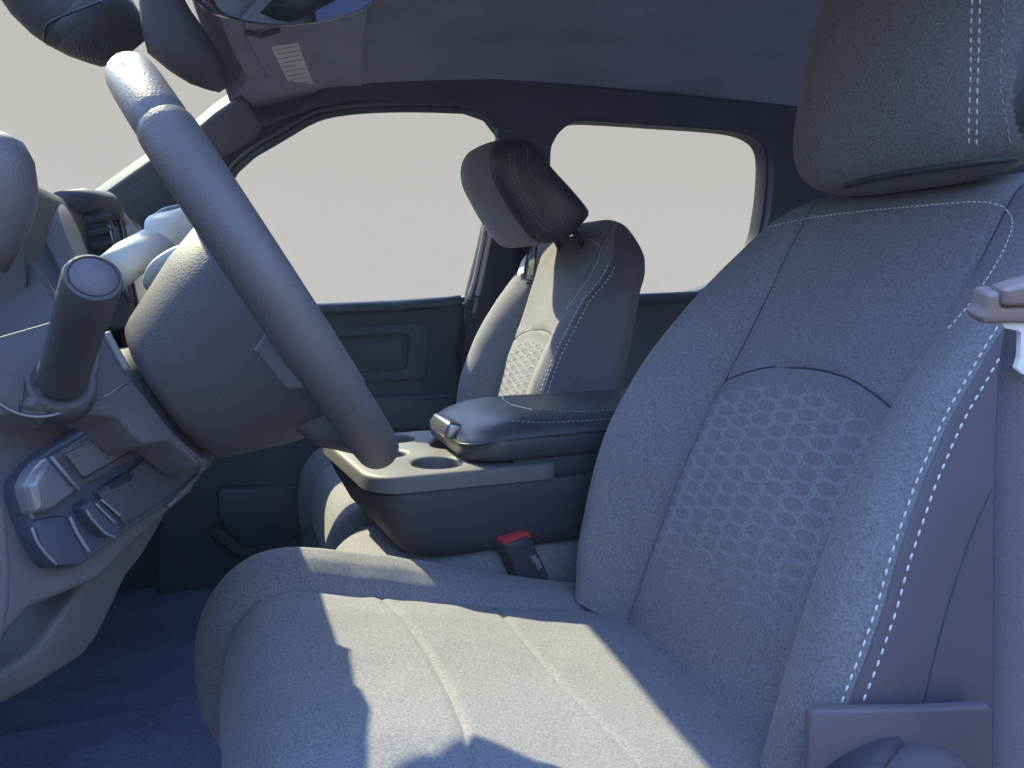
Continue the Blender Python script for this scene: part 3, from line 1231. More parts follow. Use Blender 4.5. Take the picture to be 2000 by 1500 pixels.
# tilted headrest: side outline read on the near side, extruded across
prof = [(986, 268), (1000, 262), (1045, 268), (1080, 318), (1120, 362), (1150, 398), (1156, 412), (1148, 426), (1120, 456), (1090, 468), (1060, 470), (1030, 436), (1006, 396), (984, 350), (976, 318), (977, 290)]
pr = [at(x+2, y+5, Y=1.375) for x, y in prof]
pr = resample(spline([(p.x, p.z, 0) for p in pr], 64, closed=True), 64, closed=True)
cen = sum(pr, Vector())/64
rings = []
ny = 30
for i in range(ny+1):
    t = -1+2*i/ny
    s = (1-abs(t)**5)**(1/3.2) if abs(t) < 1 else 0
    s = max(s, .02)
    bulge = .035*(1-t*t)
    ring = []
    for p in pr:
        q = cen+(p-cen)*(.86+.14*s if abs(t) < .93 else (.86+.14*s)*(max(s, .1)**.35))
        fwd = max(0, (cen.x-q.x)/.09)
        ring.append(Vector((q.x-bulge*fwd*.8, 1.498+t*.128, q.y)))
    rings.append(ring)
V, Fc = loft(rings)
(av, af), (bv, bf) = split_mesh(V, Fc, lambda c: c.y > 1.405 and c.x < .62)
ph = obj('headrest', av, af, M['fabric'], pas)
obj('headrest_side', bv, bf, M['leather_dark'], ph)
PTREE = BVHTree.FromPolygons(V, Fc)
for pix in ([(994, 300), (1000, 345), (1022, 395), (1050, 435), (1076, 456)], [(1003, 296), (1010, 340), (1030, 388), (1060, 430), (1088, 450)], [(1030, 290), (1032, 325), (1052, 362), (1085, 405), (1100, 440)]):
    P, N = surface_path(PTREE, pix)
    if len(P) > 3:
        stitches('stitching', P, N, ph, M['thread_grey'], .005, .0025, .0006)
for yy in (1.44, 1.55):
    v, f = tube([Vector((.665, yy, .11)), Vector((.695, yy, .06))], .007, 10)
    obj('headrest_post', v, f, M['plastic_black'], pas)
# tag and strap hanging from under the headrest onto the backrest
tg = thing('hanging_tag', 'pale satin tag and dark strap hanging at the top of the passenger seat back', 'tag', at(1035, 520, Y=1.55))
VV, FF = [], []
for nme in ('backrest', 'inner_bolster', 'outer_bolster', 'upper_panel', 'honeycomb_panel', 'side_panel'):
    o_ = len(VV)
    VV += [pmp(p) for p in SP[nme][0]]
    FF += [tuple(i+o_ for i in q) for q in SP[nme][1]]
PBACK = BVHTree.FromPolygons(VV, FF)


def strap_on(tree, pix, width, lift, name, m, parent, n=24):
    P, N = surface_path(tree, pix, n)
    if len(P) < 4:
        print('MISS', name, len(P))
        return None
    P = [p+nn*lift for p, nn in zip(P, N)]
    v_, f_ = ribbon(P, N, width, .0015)
    return obj(name, v_, f_, m, parent, smooth=False)


strap_on(PBACK, [(1036, 478), (1030, 500), (1024, 520), (1020, 538)], .020, .006, 'satin_tag', M['tag'], tg)
strap_on(PBACK, [(1046, 478), (1042, 505), (1038, 535), (1036, 556)], .019, .003, 'dark_strap', M['strap'], tg)

# ================================================================== CENTRE CONSOLE
con = thing('centre_console', 'dark plastic centre console with cup holders and padded armrest lid', 'console', (.5, 1.085, -.50))
Y0, Y1 = .955, 1.235


def nose_outline(x0, x1, inset, r=.045):
    """plan of the console: square back, front face slightly raked with rounded corners"""
    pts_ = rrect(x0+inset, x1-inset, Y0+inset, Y1-inset, (r, .02, .02, .022), 10)
    return [(x+max(0.0, 1-(x-x0)/.20)*.026*(1-(y-Y0)/(Y1-Y0)), y) for x, y in pts_]


def plan(x0, z, inset=0, r=.06, x1=.80):
    return [Vector((x, y, z)) for x, y in nose_outline(x0, x1, inset)]


def rings_solid(name, spec, m, parent, **kw):
    rings = [plan(*s) for s in spec]
    v_, f_ = loft(rings)
    return obj(name, v_, f_, m, parent, sharp=R(40), **kw)


body = rings_solid('console_body', [(.192, -.372, .012), (.185, -.364, .003), (.176, -.348, -.001), (.165, -.322, -.003), (.154, -.298, -.004), (.147, -.279, -.0045), (.148, -.2745, -.001)], M['console'], con)
# tray rim with cup holes
tray_out = [Vector((x, y, -.252)) for x, y in nose_outline(.142, .42, -.006, .05)]
holes = []
for cx_, cy_, rr in ((.268, 1.012, .035), (.322, 1.120, .034), (.246, 1.190, .031), (.215, 1.090, .026)):
    holes.append([Vector((cx_+rr*math.cos(-2*math.pi*i/32), cy_+rr*math.sin(-2*math.pi*i/32), -.252)) for i in range(32)])
slab('cup_tray', [tray_out]+holes, (0, 0, 1), .022, M['tray'], con, bevel=.006, seg=3)
for cx_, cy_, rr in ((.268, 1.012, .035), (.322, 1.120, .034), (.246, 1.190, .031), (.215, 1.090, .026)):
    n = 32
    rg = []
    for r_, z_ in ((rr+.002, -.267), (rr*.95, -.32), (rr*.9, -.335), (.001, -.335)):
        rg.append([Vector((cx_+r_*math.cos(2*math.pi*i/n), cy_+r_*math.sin(2*math.pi*i/n), z_)) for i in range(n)])
    v, f = loft(rg, False, True)
    obj('cup_holder', v, f, M['plastic_black'], con)
# ledge under the lid
box('lid_base', (.61, 1.085, -.258), (.50, .235, .05), M['console'], con, bevel=.012)


def lid_pt(p):
    x, y, z = p
    s = max(0.0, (.44-x)/.13)
    return Vector((x, y, z-.014*s*s*(1 if z > -.225 else .3)))


LX0 = .298
lid_spec = [(-.249, .022), (-.246, .008), (-.239, .0005), (-.225, 0), (-.212, .0005), (-.204, .004), (-.197, .012), (-.192, .024), (-.189, .04), (-.188, .06)]
rings = []
for z, ins in lid_spec:
    rings.append([lid_pt((x, y, z)) for x, y in rrect(LX0+ins, .80-ins*.3, Y0+.002+ins, 1.213-ins, (.055, .02, .02, .055), 10)])
v, f = loft(rings)
lid = obj('armrest_lid', v, f, M['leather_dark'], con, sharp=R(60))
LTREE = BVHTree.FromPolygons(v, f)
# piping seam round the lid and stitched lines on top
seam_loop = [lid_pt((x, y, -.2095)) for x, y in rrect(LX0-.0006, .80, Y0+.0015, 1.2135, (.055, .02, .02, .055), 10)]
v, f = tube(seam_loop+[seam_loop[0]], .0016, 6, cap=False)
obj('piping', v, f, M['gloss'], lid)
for pts_, col_ in (([(.36, .985), (.42, .972), (.6, .968), (.79, .968)], 'thread_grey'), ([(.42, 1.03), (.46, 1.0), (.52, .992), (.79, .992)], 'thread_grey'), ([(.415, 1.02), (.405, 1.09), (.415, 1.16)], 'seam'), ([(.42, 1.15), (.46, 1.175), (.79, 1.178)], 'thread_grey')):
    P, N = [], []
    for q in spline([(a, b, 0) for a, b in pts_], 90):
        loc, nr, _i, _d = LTREE.ray_cast(Vector((q.x, q.y, 0)), Vector((0, 0, -1)), 1)
        if loc:
            P.append(loc)
            N.append(Vector((0, 0, 1)))
    if col_ == 'seam':
        v, f = tube(P, .0015, 6)
        obj('lid_seam', v, f, M['gloss'], lid)
    else:
        stitches('stitching', P, N, lid, M[col_], .0045, .0028, .0006)
# latch in the front of the lid
lt = box('latch', (.313, 1.085, -.222), (.05, .088, .026), M['satin'], con, bevel=.006, rot=Matrix.Rotation(R(18), 3, 'Y'))
box('latch_recess', (.352, 1.085, -.2065), (.055, .08, .012), M['gloss'], con, bevel=.004, rot=Matrix.Rotation(R(-12), 3, 'Y'))
box('latch_button', (.303, 1.085, -.2115), (.018, .07, .010), M['chrome'], lt, bevel=.003, rot=Matrix.Rotation(R(25), 3, 'Y'))
# side panel shut lines
v, f = tube(resample([at(x, y, Y=Y0-.0005) for x, y in [(1046, 905), (1052, 950), (1075, 980), (1110, 992), (1170, 990)]], 20), .0011, 6)
obj('panel_seam', v, f, M['gloss'], con)
# centre seat cushion under the console
v, f = superell((.46, 1.085, -.452), .132, .088, .335, 5, 3.2, 30)
jump = thing('centre_seat_cushion', 'grey cloth centre seat cushion under the console, sunlit at its front', 'seat', (.46, 1.085, -.72))
obj('cushion', v, f, M['fabric'], jump)
box('seat_base', (.48, 1.085, -.63), (.5, .22, .16), M['plastic_black'], jump, bevel=.02)

# ================================================================== BELT BUCKLE
bk = thing('seat_belt_buckle', 'black seat belt buckle with red release button beside the driver seat', 'buckle', at(1045, 1155, Y=.945))
bpl = Plane(at(1010, 1050, Y=.935), at(1050, 1145, Y=.94), at(1060, 1050, Y=.945))
slab('buckle_body', [[bpl.pt(x, y) for x, y in round_corners([(986, 1066), (1036, 1046), (1074, 1126), (1070, 1140), (1030, 1156), (1020, 1150)], .2, 4)]], bpl.n, .026, M['plastic'], bk, bevel=.004, seg=3)
slab('release_button', [[bpl.pt(x, y, -.004) for x, y in round_corners([(984, 1056), (1032, 1038), (1040, 1050), (989, 1070)], .2, 4)]], bpl.n, .018, M['red'], bk, bevel=.002)
v, f = tube([bpl.pt(990, 1084, .0004), bpl.pt(1046, 1064, .0004)], .0006, 6)
obj('body_seam', v, f, M['gloss'], bk)
slab('press_print', [[bpl.pt(x, y, .0004) for x, y in [(1036, 1086), (1046, 1083), (1050, 1092), (1054, 1091), (1058, 1109), (1050, 1112), (1047, 1100), (1042, 1098)]]], bpl.n, .0006, M['print'], bk, smooth=False)
P = [bpl.pt(x, y, -.012) for x, y in [(1042, 1140), (1060, 1165), (1085, 1200), (1110, 1240)]]
v, f = ribbon(P, [bpl.n]*4, .022, .004)
obj('buckle_strap', v, f, M['webbing'], bk)
v, f = tube([bpl.pt(1045, 1152, .001), bpl.pt(1062, 1147, .001)], .0012, 6)
obj('metal_pin', v, f, M['chrome'], bk)

# ================================================================== DRIVER SEAT BELT
sb = thing('seat_belt', 'grey seat belt webbing hanging beside the driver seat with metal tongue', 'seat belt', at(1965, 640, Y=.33))
bpth = [at(x, y, Y=.325) for x, y in [(2420, -160), (2200, 220), (2060, 500), (2010, 620), (1992, 720), (1984, 900), (1980, 1200), (1976, 1560)]]
bn = Vector((-.35, -1, .05)).normalized()
v, f = ribbon(resample(bpth, 50), [bn]*50, .026, .0018)
obj('webbing', v, f, M['webbing'], sb)
bt = Plane(at(1920, 600, Y=.312), at(1990, 610, Y=.305), at(1960, 700, Y=.312))
slab('tongue_grip', [[bt.pt(x, y) for x, y in round_corners([(1928, 574), (1962, 570), (1958, 600), (2050, 596), (2050, 634), (1920, 634), (1912, 620), (1924, 604)], .3, 4)]], bt.n, .014, M['tongue'], sb, bevel=.003, seg=3)
slab('tongue_grip_top', [[bt.pt(x, y, .003) for x, y in round_corners([(1960, 566), (2050, 540), (2050, 600), (1960, 600)], .2, 4)]], bt.n, .012, M['tongue'], sb, bevel=.003, seg=3)
slab('metal_tongue', [[bt.pt(x, y, -.004) for x, y in round_corners([(1954, 628), (2060, 622), (2060, 735), (1996, 732), (1985, 722), (1992, 700), (1994, 648), (1962, 642)], .25, 4)]], bt.n, .004, M['tongue_metal'], sb, bevel=.001)

# ================================================================== STEERING WHEEL
WC = Vector((.0316, .6493, .0017))
E1 = Vector((.072, 1, -.030)).normalized()
E2 = Vector((-.595, 0, 1))
E2 = (E2-E1*E1.dot(E2)).normalized()
EN = E1.cross(E2).normalized()
if EN.x < 0:
    EN = -EN
WR_ = .165
sw = thing('steering_wheel', 'dark leather steering wheel seen edge-on with sunlit top', 'steering wheel', WC)


def rim_arc(a0, a1, r, n, rr=WR_):
    P = [WC+E1*(rr*math.cos(a))+E2*(rr*math.sin(a)) for a in [lerp(a0, a1, i/(n-1)) for i in range(n)]]
    rings = []
    for i, p in enumerate(P):
        a = lerp(a0, a1, i/(n-1))
        rad = E1*math.cos(a)+E2*math.sin(a)
        e = min(i, n-1-i)
        q = r*(1-.05*max(0, 1-e/1.0))
        rings.append([p+rad*(q*.98*math.cos(2*math.pi*k_/24))+EN*(q*1.06*math.sin(2*math.pi*k_/24)) for k_ in range(24)])
    return loft(rings)


# angles are measured from the far side (+y) round over the top
for nm, a0, a1, r_ in (('rim_top', 37, 143, .0158), ('rim_grip', 143.3, 216, .0168), ('rim_bottom', 216.3, 323.7, .0160), ('rim_grip', 324, 396.7, .0168)):
    v, f = rim_arc(R(a0), R(a1), r_, 48)
    obj(nm, v, f, M['rim'], sw, sharp=R(50))
# a fine seam along the outer face of the rim
P = [WC+E1*((WR_+.0153)*math.cos(a))+E2*((WR_+.0153)*math.sin(a)) for a in [R(56+68*i/40) for i in range(41)]]
v, f = tube(P, .0007, 6)
obj('rim_seam', v, f, M['gloss'], sw)
# hub seen from behind and the spokes
hubc = WC-EN*.040


def hub_ring(d, rx, ry, oy=0.0, n=48, p=2.4):
    c = WC-EN*d+E2*oy
    out = []
    for k_ in range(n):
        a = 2*math.pi*k_/n
        ca, sa = math.cos(a), math.sin(a)
        s = (abs(ca)**p+abs(sa)**p)**(-1/p)
        out.append(c+E1*(rx*s*ca)+E2*(ry*s*sa))
    return out


v, f = loft([hub_ring(-.002, .07, .055, -.012), hub_ring(.004, .092, .078, -.026), hub_ring(.010, .100, .090, -.033), hub_ring(.016, .102, .094, -.035), hub_ring(.050, .099, .085, -.038), hub_ring(.080, .092, .072, -.040), hub_ring(.097, .087, .065, -.041), hub_ring(.103, .083, .061, -.041), hub_ring(.106, .076, .054, -.041), hub_ring(.107, .05, .04, -.040)])
obj('hub', v, f, M['column'], sw)
HUBT = BVHTree.FromPolygons([vv.co.copy() for vv in sw.children[-1].data.vertices], [tuple(p_.vertices) for p_ in sw.children[-1].data.polygons])
for pix in ([(400, 905), (440, 838), (500, 790), (560, 770), (640, 772)], [(296, 640), (360, 690), (430, 720), (500, 735)]):
    P, N = surface_path(HUBT, pix, 60)
    if len(P) > 5:
        v, f = tube(P, .0012, 6)
        obj('hub_seam', v, f, M['gloss'], sw)
stp = Plane(at(500, 690, Y=.50), at(590, 750, Y=.49), at(520, 760, Y=.50))
slab('spoke_trim', [[stp.pt(x, y) for x, y in round_corners([(492, 684), (516, 652), (540, 668), (596, 748), (588, 762), (558, 764)], .2, 3)]], stp.n, .014, M['plastic_mid'], sw, bevel=.003, seg=3)
for a in (335, 252, 270, 288):
    d = E1*math.cos(R(a))+E2*math.sin(R(a))
    sdir = EN.cross(d)
    rings = []
    for t, w, th, off in ((.055, .034, .018, .036), (.10, .030, .017, .034), (.135, .026, .014, .024), (.160, .020, .009, .006)):
        c = WC+d*t-EN*off
        wk = w*(.62 if a == 335 else 1.25)
        rings.append([c+sdir*x+EN*y for x, y in rrect(-wk, wk, -th, th, .007, 4)])
    v, f = loft(rings)
    obj('spoke', v, f, M['plastic_mid'] if a == 335 else M['column'], sw)

# ================================================================== STEERING COLUMN (shroud, stalks)
colm = thing('steering_column', 'dark plastic steering column shroud with stalks behind the wheel', 'steering column', WC-EN*.2)
cax = -EN
rings = []
for d, rx, ry, oy in ((.107, .05, .045, -.050), (.112, .058, .052, -.050), (.12, .062, .056, -.048), (.16, .066, .06, -.044), (.22, .066, .06, -.04), (.34, .06, .06, -.03)):
    rings.append(hub_ring(d, rx, ry, oy, 48, 3.2))
v, f = loft(rings)
obj('shroud', v, f, M['column'], colm)
# turn-signal stalk towards the camera
s0, s1 = at(122, 738, Y=.480), at(183, 540, Y=.392)
ax = (s1-s0)
ln = ax.length
v, f = lathe(s0, ax, [(.0128, 0), (.0122, ln*.3), (.0122, ln*.62), (.0128, ln*.66), (.0126, ln-.003), (.0119, ln-.0006), (.0108, ln), (.0101, ln-.001), (.002, ln-.001)], 48)
stk = obj('turn_signal_stalk', v, f, M['column'], colm, sharp=R(40))
v, f = lathe(s1-ax.normalized()*.0012, ax, [(.0099, 0), (.0095, .0012), (.002, .0014)], 48)
obj('stalk_end_cap', v, f, M['plastic_mid'], stk)
v, f = lathe(s0-ax.normalized()*.012, ax, [(.0192, -.01), (.0189, .003), (.0172, .008), (.0152, .009), (.0128, .007)], 48)
obj('stalk_boot', v, f, M['column'], colm)
cb = Plane(at(75, 690, Y=.487), at(190, 640, Y=.50), at(80, 810, Y=.475))
slab('stalk_dish', [[cb.pt(75+122*math.cos(R(-42+232*i/56)), 690+122*math.sin(R(-42+232*i/56))) for i in range(57)]], cb.n, .02, M['column'], colm, bevel=.002, seg=2)
v, f = tube([cb.pt(75+124*math.cos(R(a)), 690+124*math.sin(R(a)), .001) for a in range(62, 172, 5)], .0008, 6)
obj('dish_edge', v, f, M['seal_grey'], colm)
for pl in ([(50, 745), (42, 775), (38, 805)], [(176, 788), (205, 775), (255, 745)]):
    v, f = tube([cb.pt(x, y, .0016) for x, y in pl], .0006, 6)
    obj('shut_line', v, f, M['gloss'], colm)
# lower shroud side towards the camera
cs = Plane(at(200, 650, Y=.53), at(370, 850, Y=.56), at(210, 800, Y=.51))
slab('lower_shroud', [[cs.pt(x, y) for x, y in round_corners([(150, 610), (205, 645), (250, 725), (330, 830), (408, 908), (394, 908), (336, 860), (288, 868), (262, 846), (236, 818), (190, 808), (120, 818), (60, 790)], .22, 4)]], cs.n, .03, M['plastic_mid'], colm, bevel=.004, seg=3)
v, f = tube(resample([cs.pt(x, y, .001) for x, y in [(206, 650), (228, 690), (246, 722)]], 12), .0028, 8)  # pale tube drawn as the sunlit sliver on the shroud
obj('shroud_highlight', v, f, M['seal_grey'], colm)
# shift lever on the inboard side, its pale colour standing in for sunlight
v, f = tube([at(205, 545, Y=.74), at(250, 508, Y=.765), at(318, 470, Y=.80)], .0165, 24)
lev = obj('shift_lever', v, f, M['sunlit_pale'], colm)
v, f = tube(spline([at(292, 466, Y=.80), at(312, 461, Y=.80), at(345, 453, Y=.815), at(378, 443, Y=.83), at(398, 438, Y=.83)], 30), [.0205*math.sqrt(max(.03, 1-abs(2*i_/29-1)**5)) for i_ in range(30)], 28)
obj('lever_knob', v, f, M['sunlit_pale'], lev)
# pale crescent added to stand for the hub's sunlit top edge
rings = []
for (x, y, w) in ((384, 470, .006), (372, 490, .012), (345, 508, .014), (315, 528, .014), (296, 550, .011), (287, 566, .004)):
    c = at(x, y, Y=.72)
    rings.append((c, w))
cp = resample(spline([r_[0] for r_ in rings], 40), 30)
v, f = tube(cp, [.0125*math.sqrt(max(.02, 1-(2*i_/29-1)**2)) for i_ in range(30)], 20, squash=(1, .6))
obj('hub_sunlit_edge', v, f, M['sunlit_pale'], colm)

# ================================================================== INSTRUMENT PANEL
ip = thing('instrument_panel', 'dark plastic dashboard with switch panel left of the steering wheel', 'dashboard', (-.3, 1.0, -.3))
prof = [(-.66, .02), (-.40, .06), (-.22, .078), (-.16, .082), (-.135, .070), (-.128, .03), (-.130, -.06), (-.15, -.18), (-.22, -.28), (-.36, -.32), (-.66, -.32)]
pc = spline([(a, b, 0) for a, b in prof], 60, closed=False)
rings = [[Vector((p.x, y, p.y)) for p in pc] for y in [.62+1.25*i/20 for i in range(21)]]
v, f = loft(rings)
obj('dash_body', v, f, M['column'], ip, sharp=R(50))


def strip_between(name, A, B, m, parent, bulge=.006, thick=.01, n=30, nb=8, YA=None, YB=None):
    """curved sheet with thickness between two 3D curves"""
    a = resample(spline(A, n), n)
    b = resample(spline(B, n), n)
    front, rear = [], []
    for i in range(n):
        t = (a[min(i+1, n-1)]-a[max(i-1, 0)]).normalized()
        w = b[i]-a[i]
        nn = t.cross(w).normalized()
        if nn.dot(a[i]) > 0:
            nn = -nn
        row = [a[i].lerp(b[i], k_/nb)+nn*bulge*math.sin(math.pi*k_/nb) for k_ in range(nb+1)]
        front.append(row)
        rear.append([p-nn*thick for p in row][::-1])
    rings = [fr_+re_ for fr_, re_ in zip(front, rear)]
    v_, f_ = loft(rings)
    return obj(name, v_, f_, m, parent, sharp=R(50))


def pl3(pts):
    return [at(x, y, Y=yy) for x, y, yy in pts]


# hood over the gauges (band A), inner bezel (band B), and its bright edge (C)
strip_between('gauge_hood', pl3([(30, 388, .86), (90, 386, .84), (122, 398, .82), (145, 430, .80), (170, 490, .76), (195, 560, .72), (205, 610, .70)]),
              pl3([(20, 420, .74), (45, 424, .73), (75, 450, .71), (105, 500, .69), (128, 550, .67), (140, 600, .66), (146, 640, .65)]), M['plastic_mid'], ip, .006, .012)
strip_between('gauge_bezel', pl3([(10, 412, .76), (40, 420, .75), (75, 450, .73), (105, 500, .71), (128, 550, .69), (140, 600, .68), (146, 640, .67)]),
              pl3([(-20, 430, .68), (18, 440, .67), (40, 470, .66), (68, 515, .65), (92, 550, .64), (108, 580, .63), (120, 620, .62)]), M['plastic_black'], ip, .002, .01)
v, f = tube(pl3([(17, 438, .66), (22, 452, .66), (50, 492, .655), (80, 540, .645), (108, 578, .63)]), [.0035, .003, .0018, .0016, .0024], 10)
obj('bezel_edge', v, f, M['seal_grey'], ip)
gp = Plane(at(0, 480, Y=.66), at(100, 600, Y=.60), at(0, 660, Y=.60))
slab('gauge_panel', [[gp.pt(x, y) for x, y in [(-60, 420), (10, 440), (40, 478), (80, 545), (112, 600), (112, 680), (-60, 720)]]], gp.n, .03, M['column'], ip, bevel=.004)
# top roll, air vent and screen edge
v, f = tube(pl3([(120, 394, .86), (170, 396, .95), (205, 402, 1.02), (225, 414, 1.05)]), [.010, .015, .017, .010], 14)
obj('dash_top_roll', v, f, M['plastic'], ip)
vp = Plane(at(140, 410, Y=.90), at(250, 480, Y=.98), at(180, 600, Y=.88))
slab('vent_surround', [[vp.pt(x, y) for x, y in round_corners([(118, 396), (214, 404), (262, 560), (262, 640), (190, 640), (172, 520)], .2, 4)]], vp.n, .04, M['plastic_black'], ip, bevel=.004)
v, f = tube(resample([vp.pt(x, y, .003) for x, y in [(116, 394), (130, 402), (140, 424), (158, 480), (176, 540), (186, 580)]], 24), .0022, 8)
obj('vent_edge', v, f, M['seal_grey'], ip)
for k_ in range(5):
    yy = 430+k_*25
    xx = 148+k_*8.5
    c0, c1 = vp.pt(xx+14, yy+3, .002), vp.pt(xx+64, yy-4, .002)
    d_ = (c1-c0)
    v, f = tube([c0, c0.lerp(c1, .5), c1], .0062, 8, squash=(1, .5))
    obj('vent_slat', v, f, M['plastic'], ip)
for pl, w, mm in (([(212, 440), (222, 478), (236, 530), (250, 580)], .0016, 'satin'), ([(222, 446), (236, 500), (246, 545), (255, 590)], .0042, 'plastic_mid')):
    v, f = tube(resample([vp.pt(x, y, .006) for x, y in pl], 14), w, 8)
    obj('vent_trim', v, f, M[mm], ip)
# screen edge: dark glossy fin with pale rim tube imitating lit highlights
scp = Plane(at(215, 395, Y=1.06), at(275, 480, Y=1.10), at(235, 520, Y=1.04))
slab('screen_edge', [[scp.pt(x, y) for x, y in round_corners([(202, 392), (216, 390), (250, 440), (272, 478), (268, 520), (244, 520), (222, 440)], .2, 4)]], scp.n, .055, M['gloss'], ip, bevel=.002)
v, f = tube(resample([scp.pt(x, y, .002) for x, y in [(186, 390), (200, 386), (216, 388), (232, 408), (256, 440), (272, 466)]], 24), [.0030]*24, 8)
obj('screen_highlight', v, f, M['tag'], ip)
slab('screen_corner', [[scp.pt(x, y, .004) for x, y in round_corners([(250, 436), (278, 452), (276, 476), (262, 492)], .15, 3)]], scp.n, .006, M['tag'], ip, bevel=.001)
# centre screen: glossy slab standing proud of the dash
scr = from_bm('centre_screen', box_bm((-.112, 1.20, -.04), (.03, .29, .262), .012, 4, Matrix.Rotation(R(-8), 3, 'Y')), M['gloss'], ip)
v, f = tube(resample([at(x, y, Y=.86) for x, y in [(280, 478), (286, 458), (294, 438), (306, 420), (322, 410), (345, 405), (365, 402)]], 24), .0026, 8)  # thin pale loop standing free, nearer than the screen
obj('pale_loop', v, f, M['seal_grey'], scr)
# ---- lower panel left of the column
lp = Plane(at(50, 930, Y=.505), at(330, 860, Y=.60), at(110, 1110, Y=.505))
slab('knee_panel', [[lp.pt(x, y, -.014) for x, y in [(-80, 760), (60, 790), (190, 800), (290, 820), (400, 905), (380, 960), (330, 1000), (240, 1085), (200, 1130), (60, 1190), (0, 1260), (-80, 1300)]]], lp.n, .05, M['plastic_mid'], ip, bevel=.006, seg=3)
sp_ = slab('switch_panel', [[lp.pt(x, y) for x, y in round_corners([(42, 938), (92, 884), (205, 822), (232, 824), (262, 852), (286, 874), (330, 852), (402, 905), (395, 925), (330, 985), (240, 1045), (160, 1108), (105, 1108), (72, 1050), (44, 975)], .32, 4)]], lp.n, .02, M['plastic_black'], ip, bevel=.004, seg=3)
slab('switch_module', [[lp.pt(x, y, .006) for x, y in round_corners([(56, 950), (96, 900), (206, 834), (226, 838), (282, 884), (268, 896), (150, 960), (70, 1004)], .22, 4)]], lp.n, .012, M['plastic'], sp_, bevel=.003, seg=3)
slab('switch_pad', [[lp.pt(x, y, .0085) for x, y in round_corners([(126, 886), (205, 846), (222, 850), (256, 874), (254, 882), (168, 932), (160, 930)], .22, 4)]], lp.n, .006, M['plastic_mid'], sp_, bevel=.0015)
v, f = tube(resample([lp.pt(x, y, .008) for x, y in [(126, 886), (205, 846), (222, 850), (256, 874), (254, 882), (168, 932), (160, 930), (126, 886)]], 60), .0005, 6)
obj('pad_groove', v, f, M['gloss'], sp_)
# rounded satin lever of the parking brake release
slab('brake_release', [[lp.pt(x, y, .011) for x, y in round_corners([(58, 948), (72, 918), (98, 890), (128, 922), (158, 958), (104, 998), (74, 1002)], .25, 4)]], lp.n, .012, M['lever_grey'], sp_, bevel=.0055, seg=4)
v, f = tube([lp.pt(100, 892, .0116), lp.pt(126, 924, .0122), lp.pt(154, 956, .0116)], .0011, 8)  # pale tube painted as a highlight across the release
obj('release_highlight', v, f, M['seal_grey'], sp_)
# flat lower cover with slot and ribbed hood-release handle
slab('lower_cover', [[lp.pt(x, y, .005) for x, y in round_corners([(318, 868), (334, 862), (392, 908), (386, 922), (322, 975), (246, 1024), (206, 985), (190, 960), (250, 925)], .12, 4)]], lp.n, .012, M['plastic'], sp_, bevel=.002)
slab('cover_slot', [[lp.pt(x, y, .0065) for x, y in round_corners([(214, 944), (252, 922), (262, 928), (256, 938), (222, 956)], .2, 3)]], lp.n, .006, M['gloss'], sp_, bevel=.0005)
hr = slab('hood_release', [[lp.pt(x, y, .010) for x, y in round_corners([(164, 990), (178, 976), (198, 974), (240, 1018), (236, 1040), (222, 1048), (208, 1044), (182, 1018)], .3, 4)]], lp.n, .012, M['plastic_black'], sp_, bevel=.003, seg=3)
for pl in ([(198, 976), (236, 1008)], [(187, 984), (224, 1021)], [(168, 996), (180, 1014), (206, 1042), (226, 1050)]):
    v, f = tube(resample([lp.pt(x, y, .0113) for x, y in pl], 10), .0008, 8)
    obj('handle_rib', v, f, M['seal_grey'], hr)
v, f = tube(resample([lp.pt(x, y, .004) for x, y in [(136, 1010), (150, 1040), (166, 1066), (174, 1078)]], 10), [.0012]*10, 8)
obj('pocket_edge', v, f, M['seal_grey'], sp_)
slab('pocket', [[lp.pt(x, y, .003) for x, y in round_corners([(66, 1016), (132, 1004), (172, 1076), (140, 1104), (108, 1104), (84, 1070)], .25, 4)]], lp.n, .01, M['plastic_black'], sp_, bevel=.002)
v, f = tube(resample([lp.pt(x, y, .003) for x, y in [(62, 1030), (72, 1058), (90, 1082), (110, 1102)]], 12), .0009, 8)
obj('pocket_rim', v, f, M['seal_grey'], sp_)
v, f = tube(resample([lp.pt(x, y, .003) for x, y in [(44, 950), (48, 980), (56, 1000), (66, 1012)]], 12), .0008, 8)
obj('panel_edge', v, f, M['seal_grey'], sp_)
# crumpled shiny foil corner on the end of the panel
fp = Plane(at(390, 930, Y=.60), at(430, 860, Y=.62), at(400, 860, Y=.61))
slab('foil_tab', [[fp.pt(x, y) for x, y in [(388, 930), (394, 888), (406, 868), (433, 856), (434, 872), (422, 876), (418, 892), (404, 900), (398, 920)]]], fp.n, .003, M['satin'], ip, smooth=False)
v, f = tube(resample([lp.pt(x, y, .002) for x, y in [(328, 990), (356, 962), (386, 930)]], 12), .0016, 8)
obj('cover_edge', v, f, M['leather'], ip)
# long lower strut of the knee panel running to the floor
kp = Plane(at(330, 1000, Y=.62), at(160, 1260, Y=.56), at(60, 1240, Y=.53))
slab('lower_strut', [[kp.pt(x, y) for x, y in round_corners([(330, 985), (322, 1015), (282, 1085), (250, 1125), (196, 1240), (165, 1282), (60, 1350), (-40, 1400), (-40, 1340), (70, 1270), (150, 1160), (220, 1050), (250, 1030)], .2, 3)]], kp.n, .03, M['column'], ip, bevel=.005, seg=3)
v, f = tube(resample([kp.pt(x, y, .004) for x, y in [(48, 1182), (80, 1152), (108, 1126)]], 10), [.001, .0018, .002, .002, .002, .002, .002, .002, .0016, .0008], 8)
obj('strut_highlight_edge', v, f, M['seal_grey'], ip)
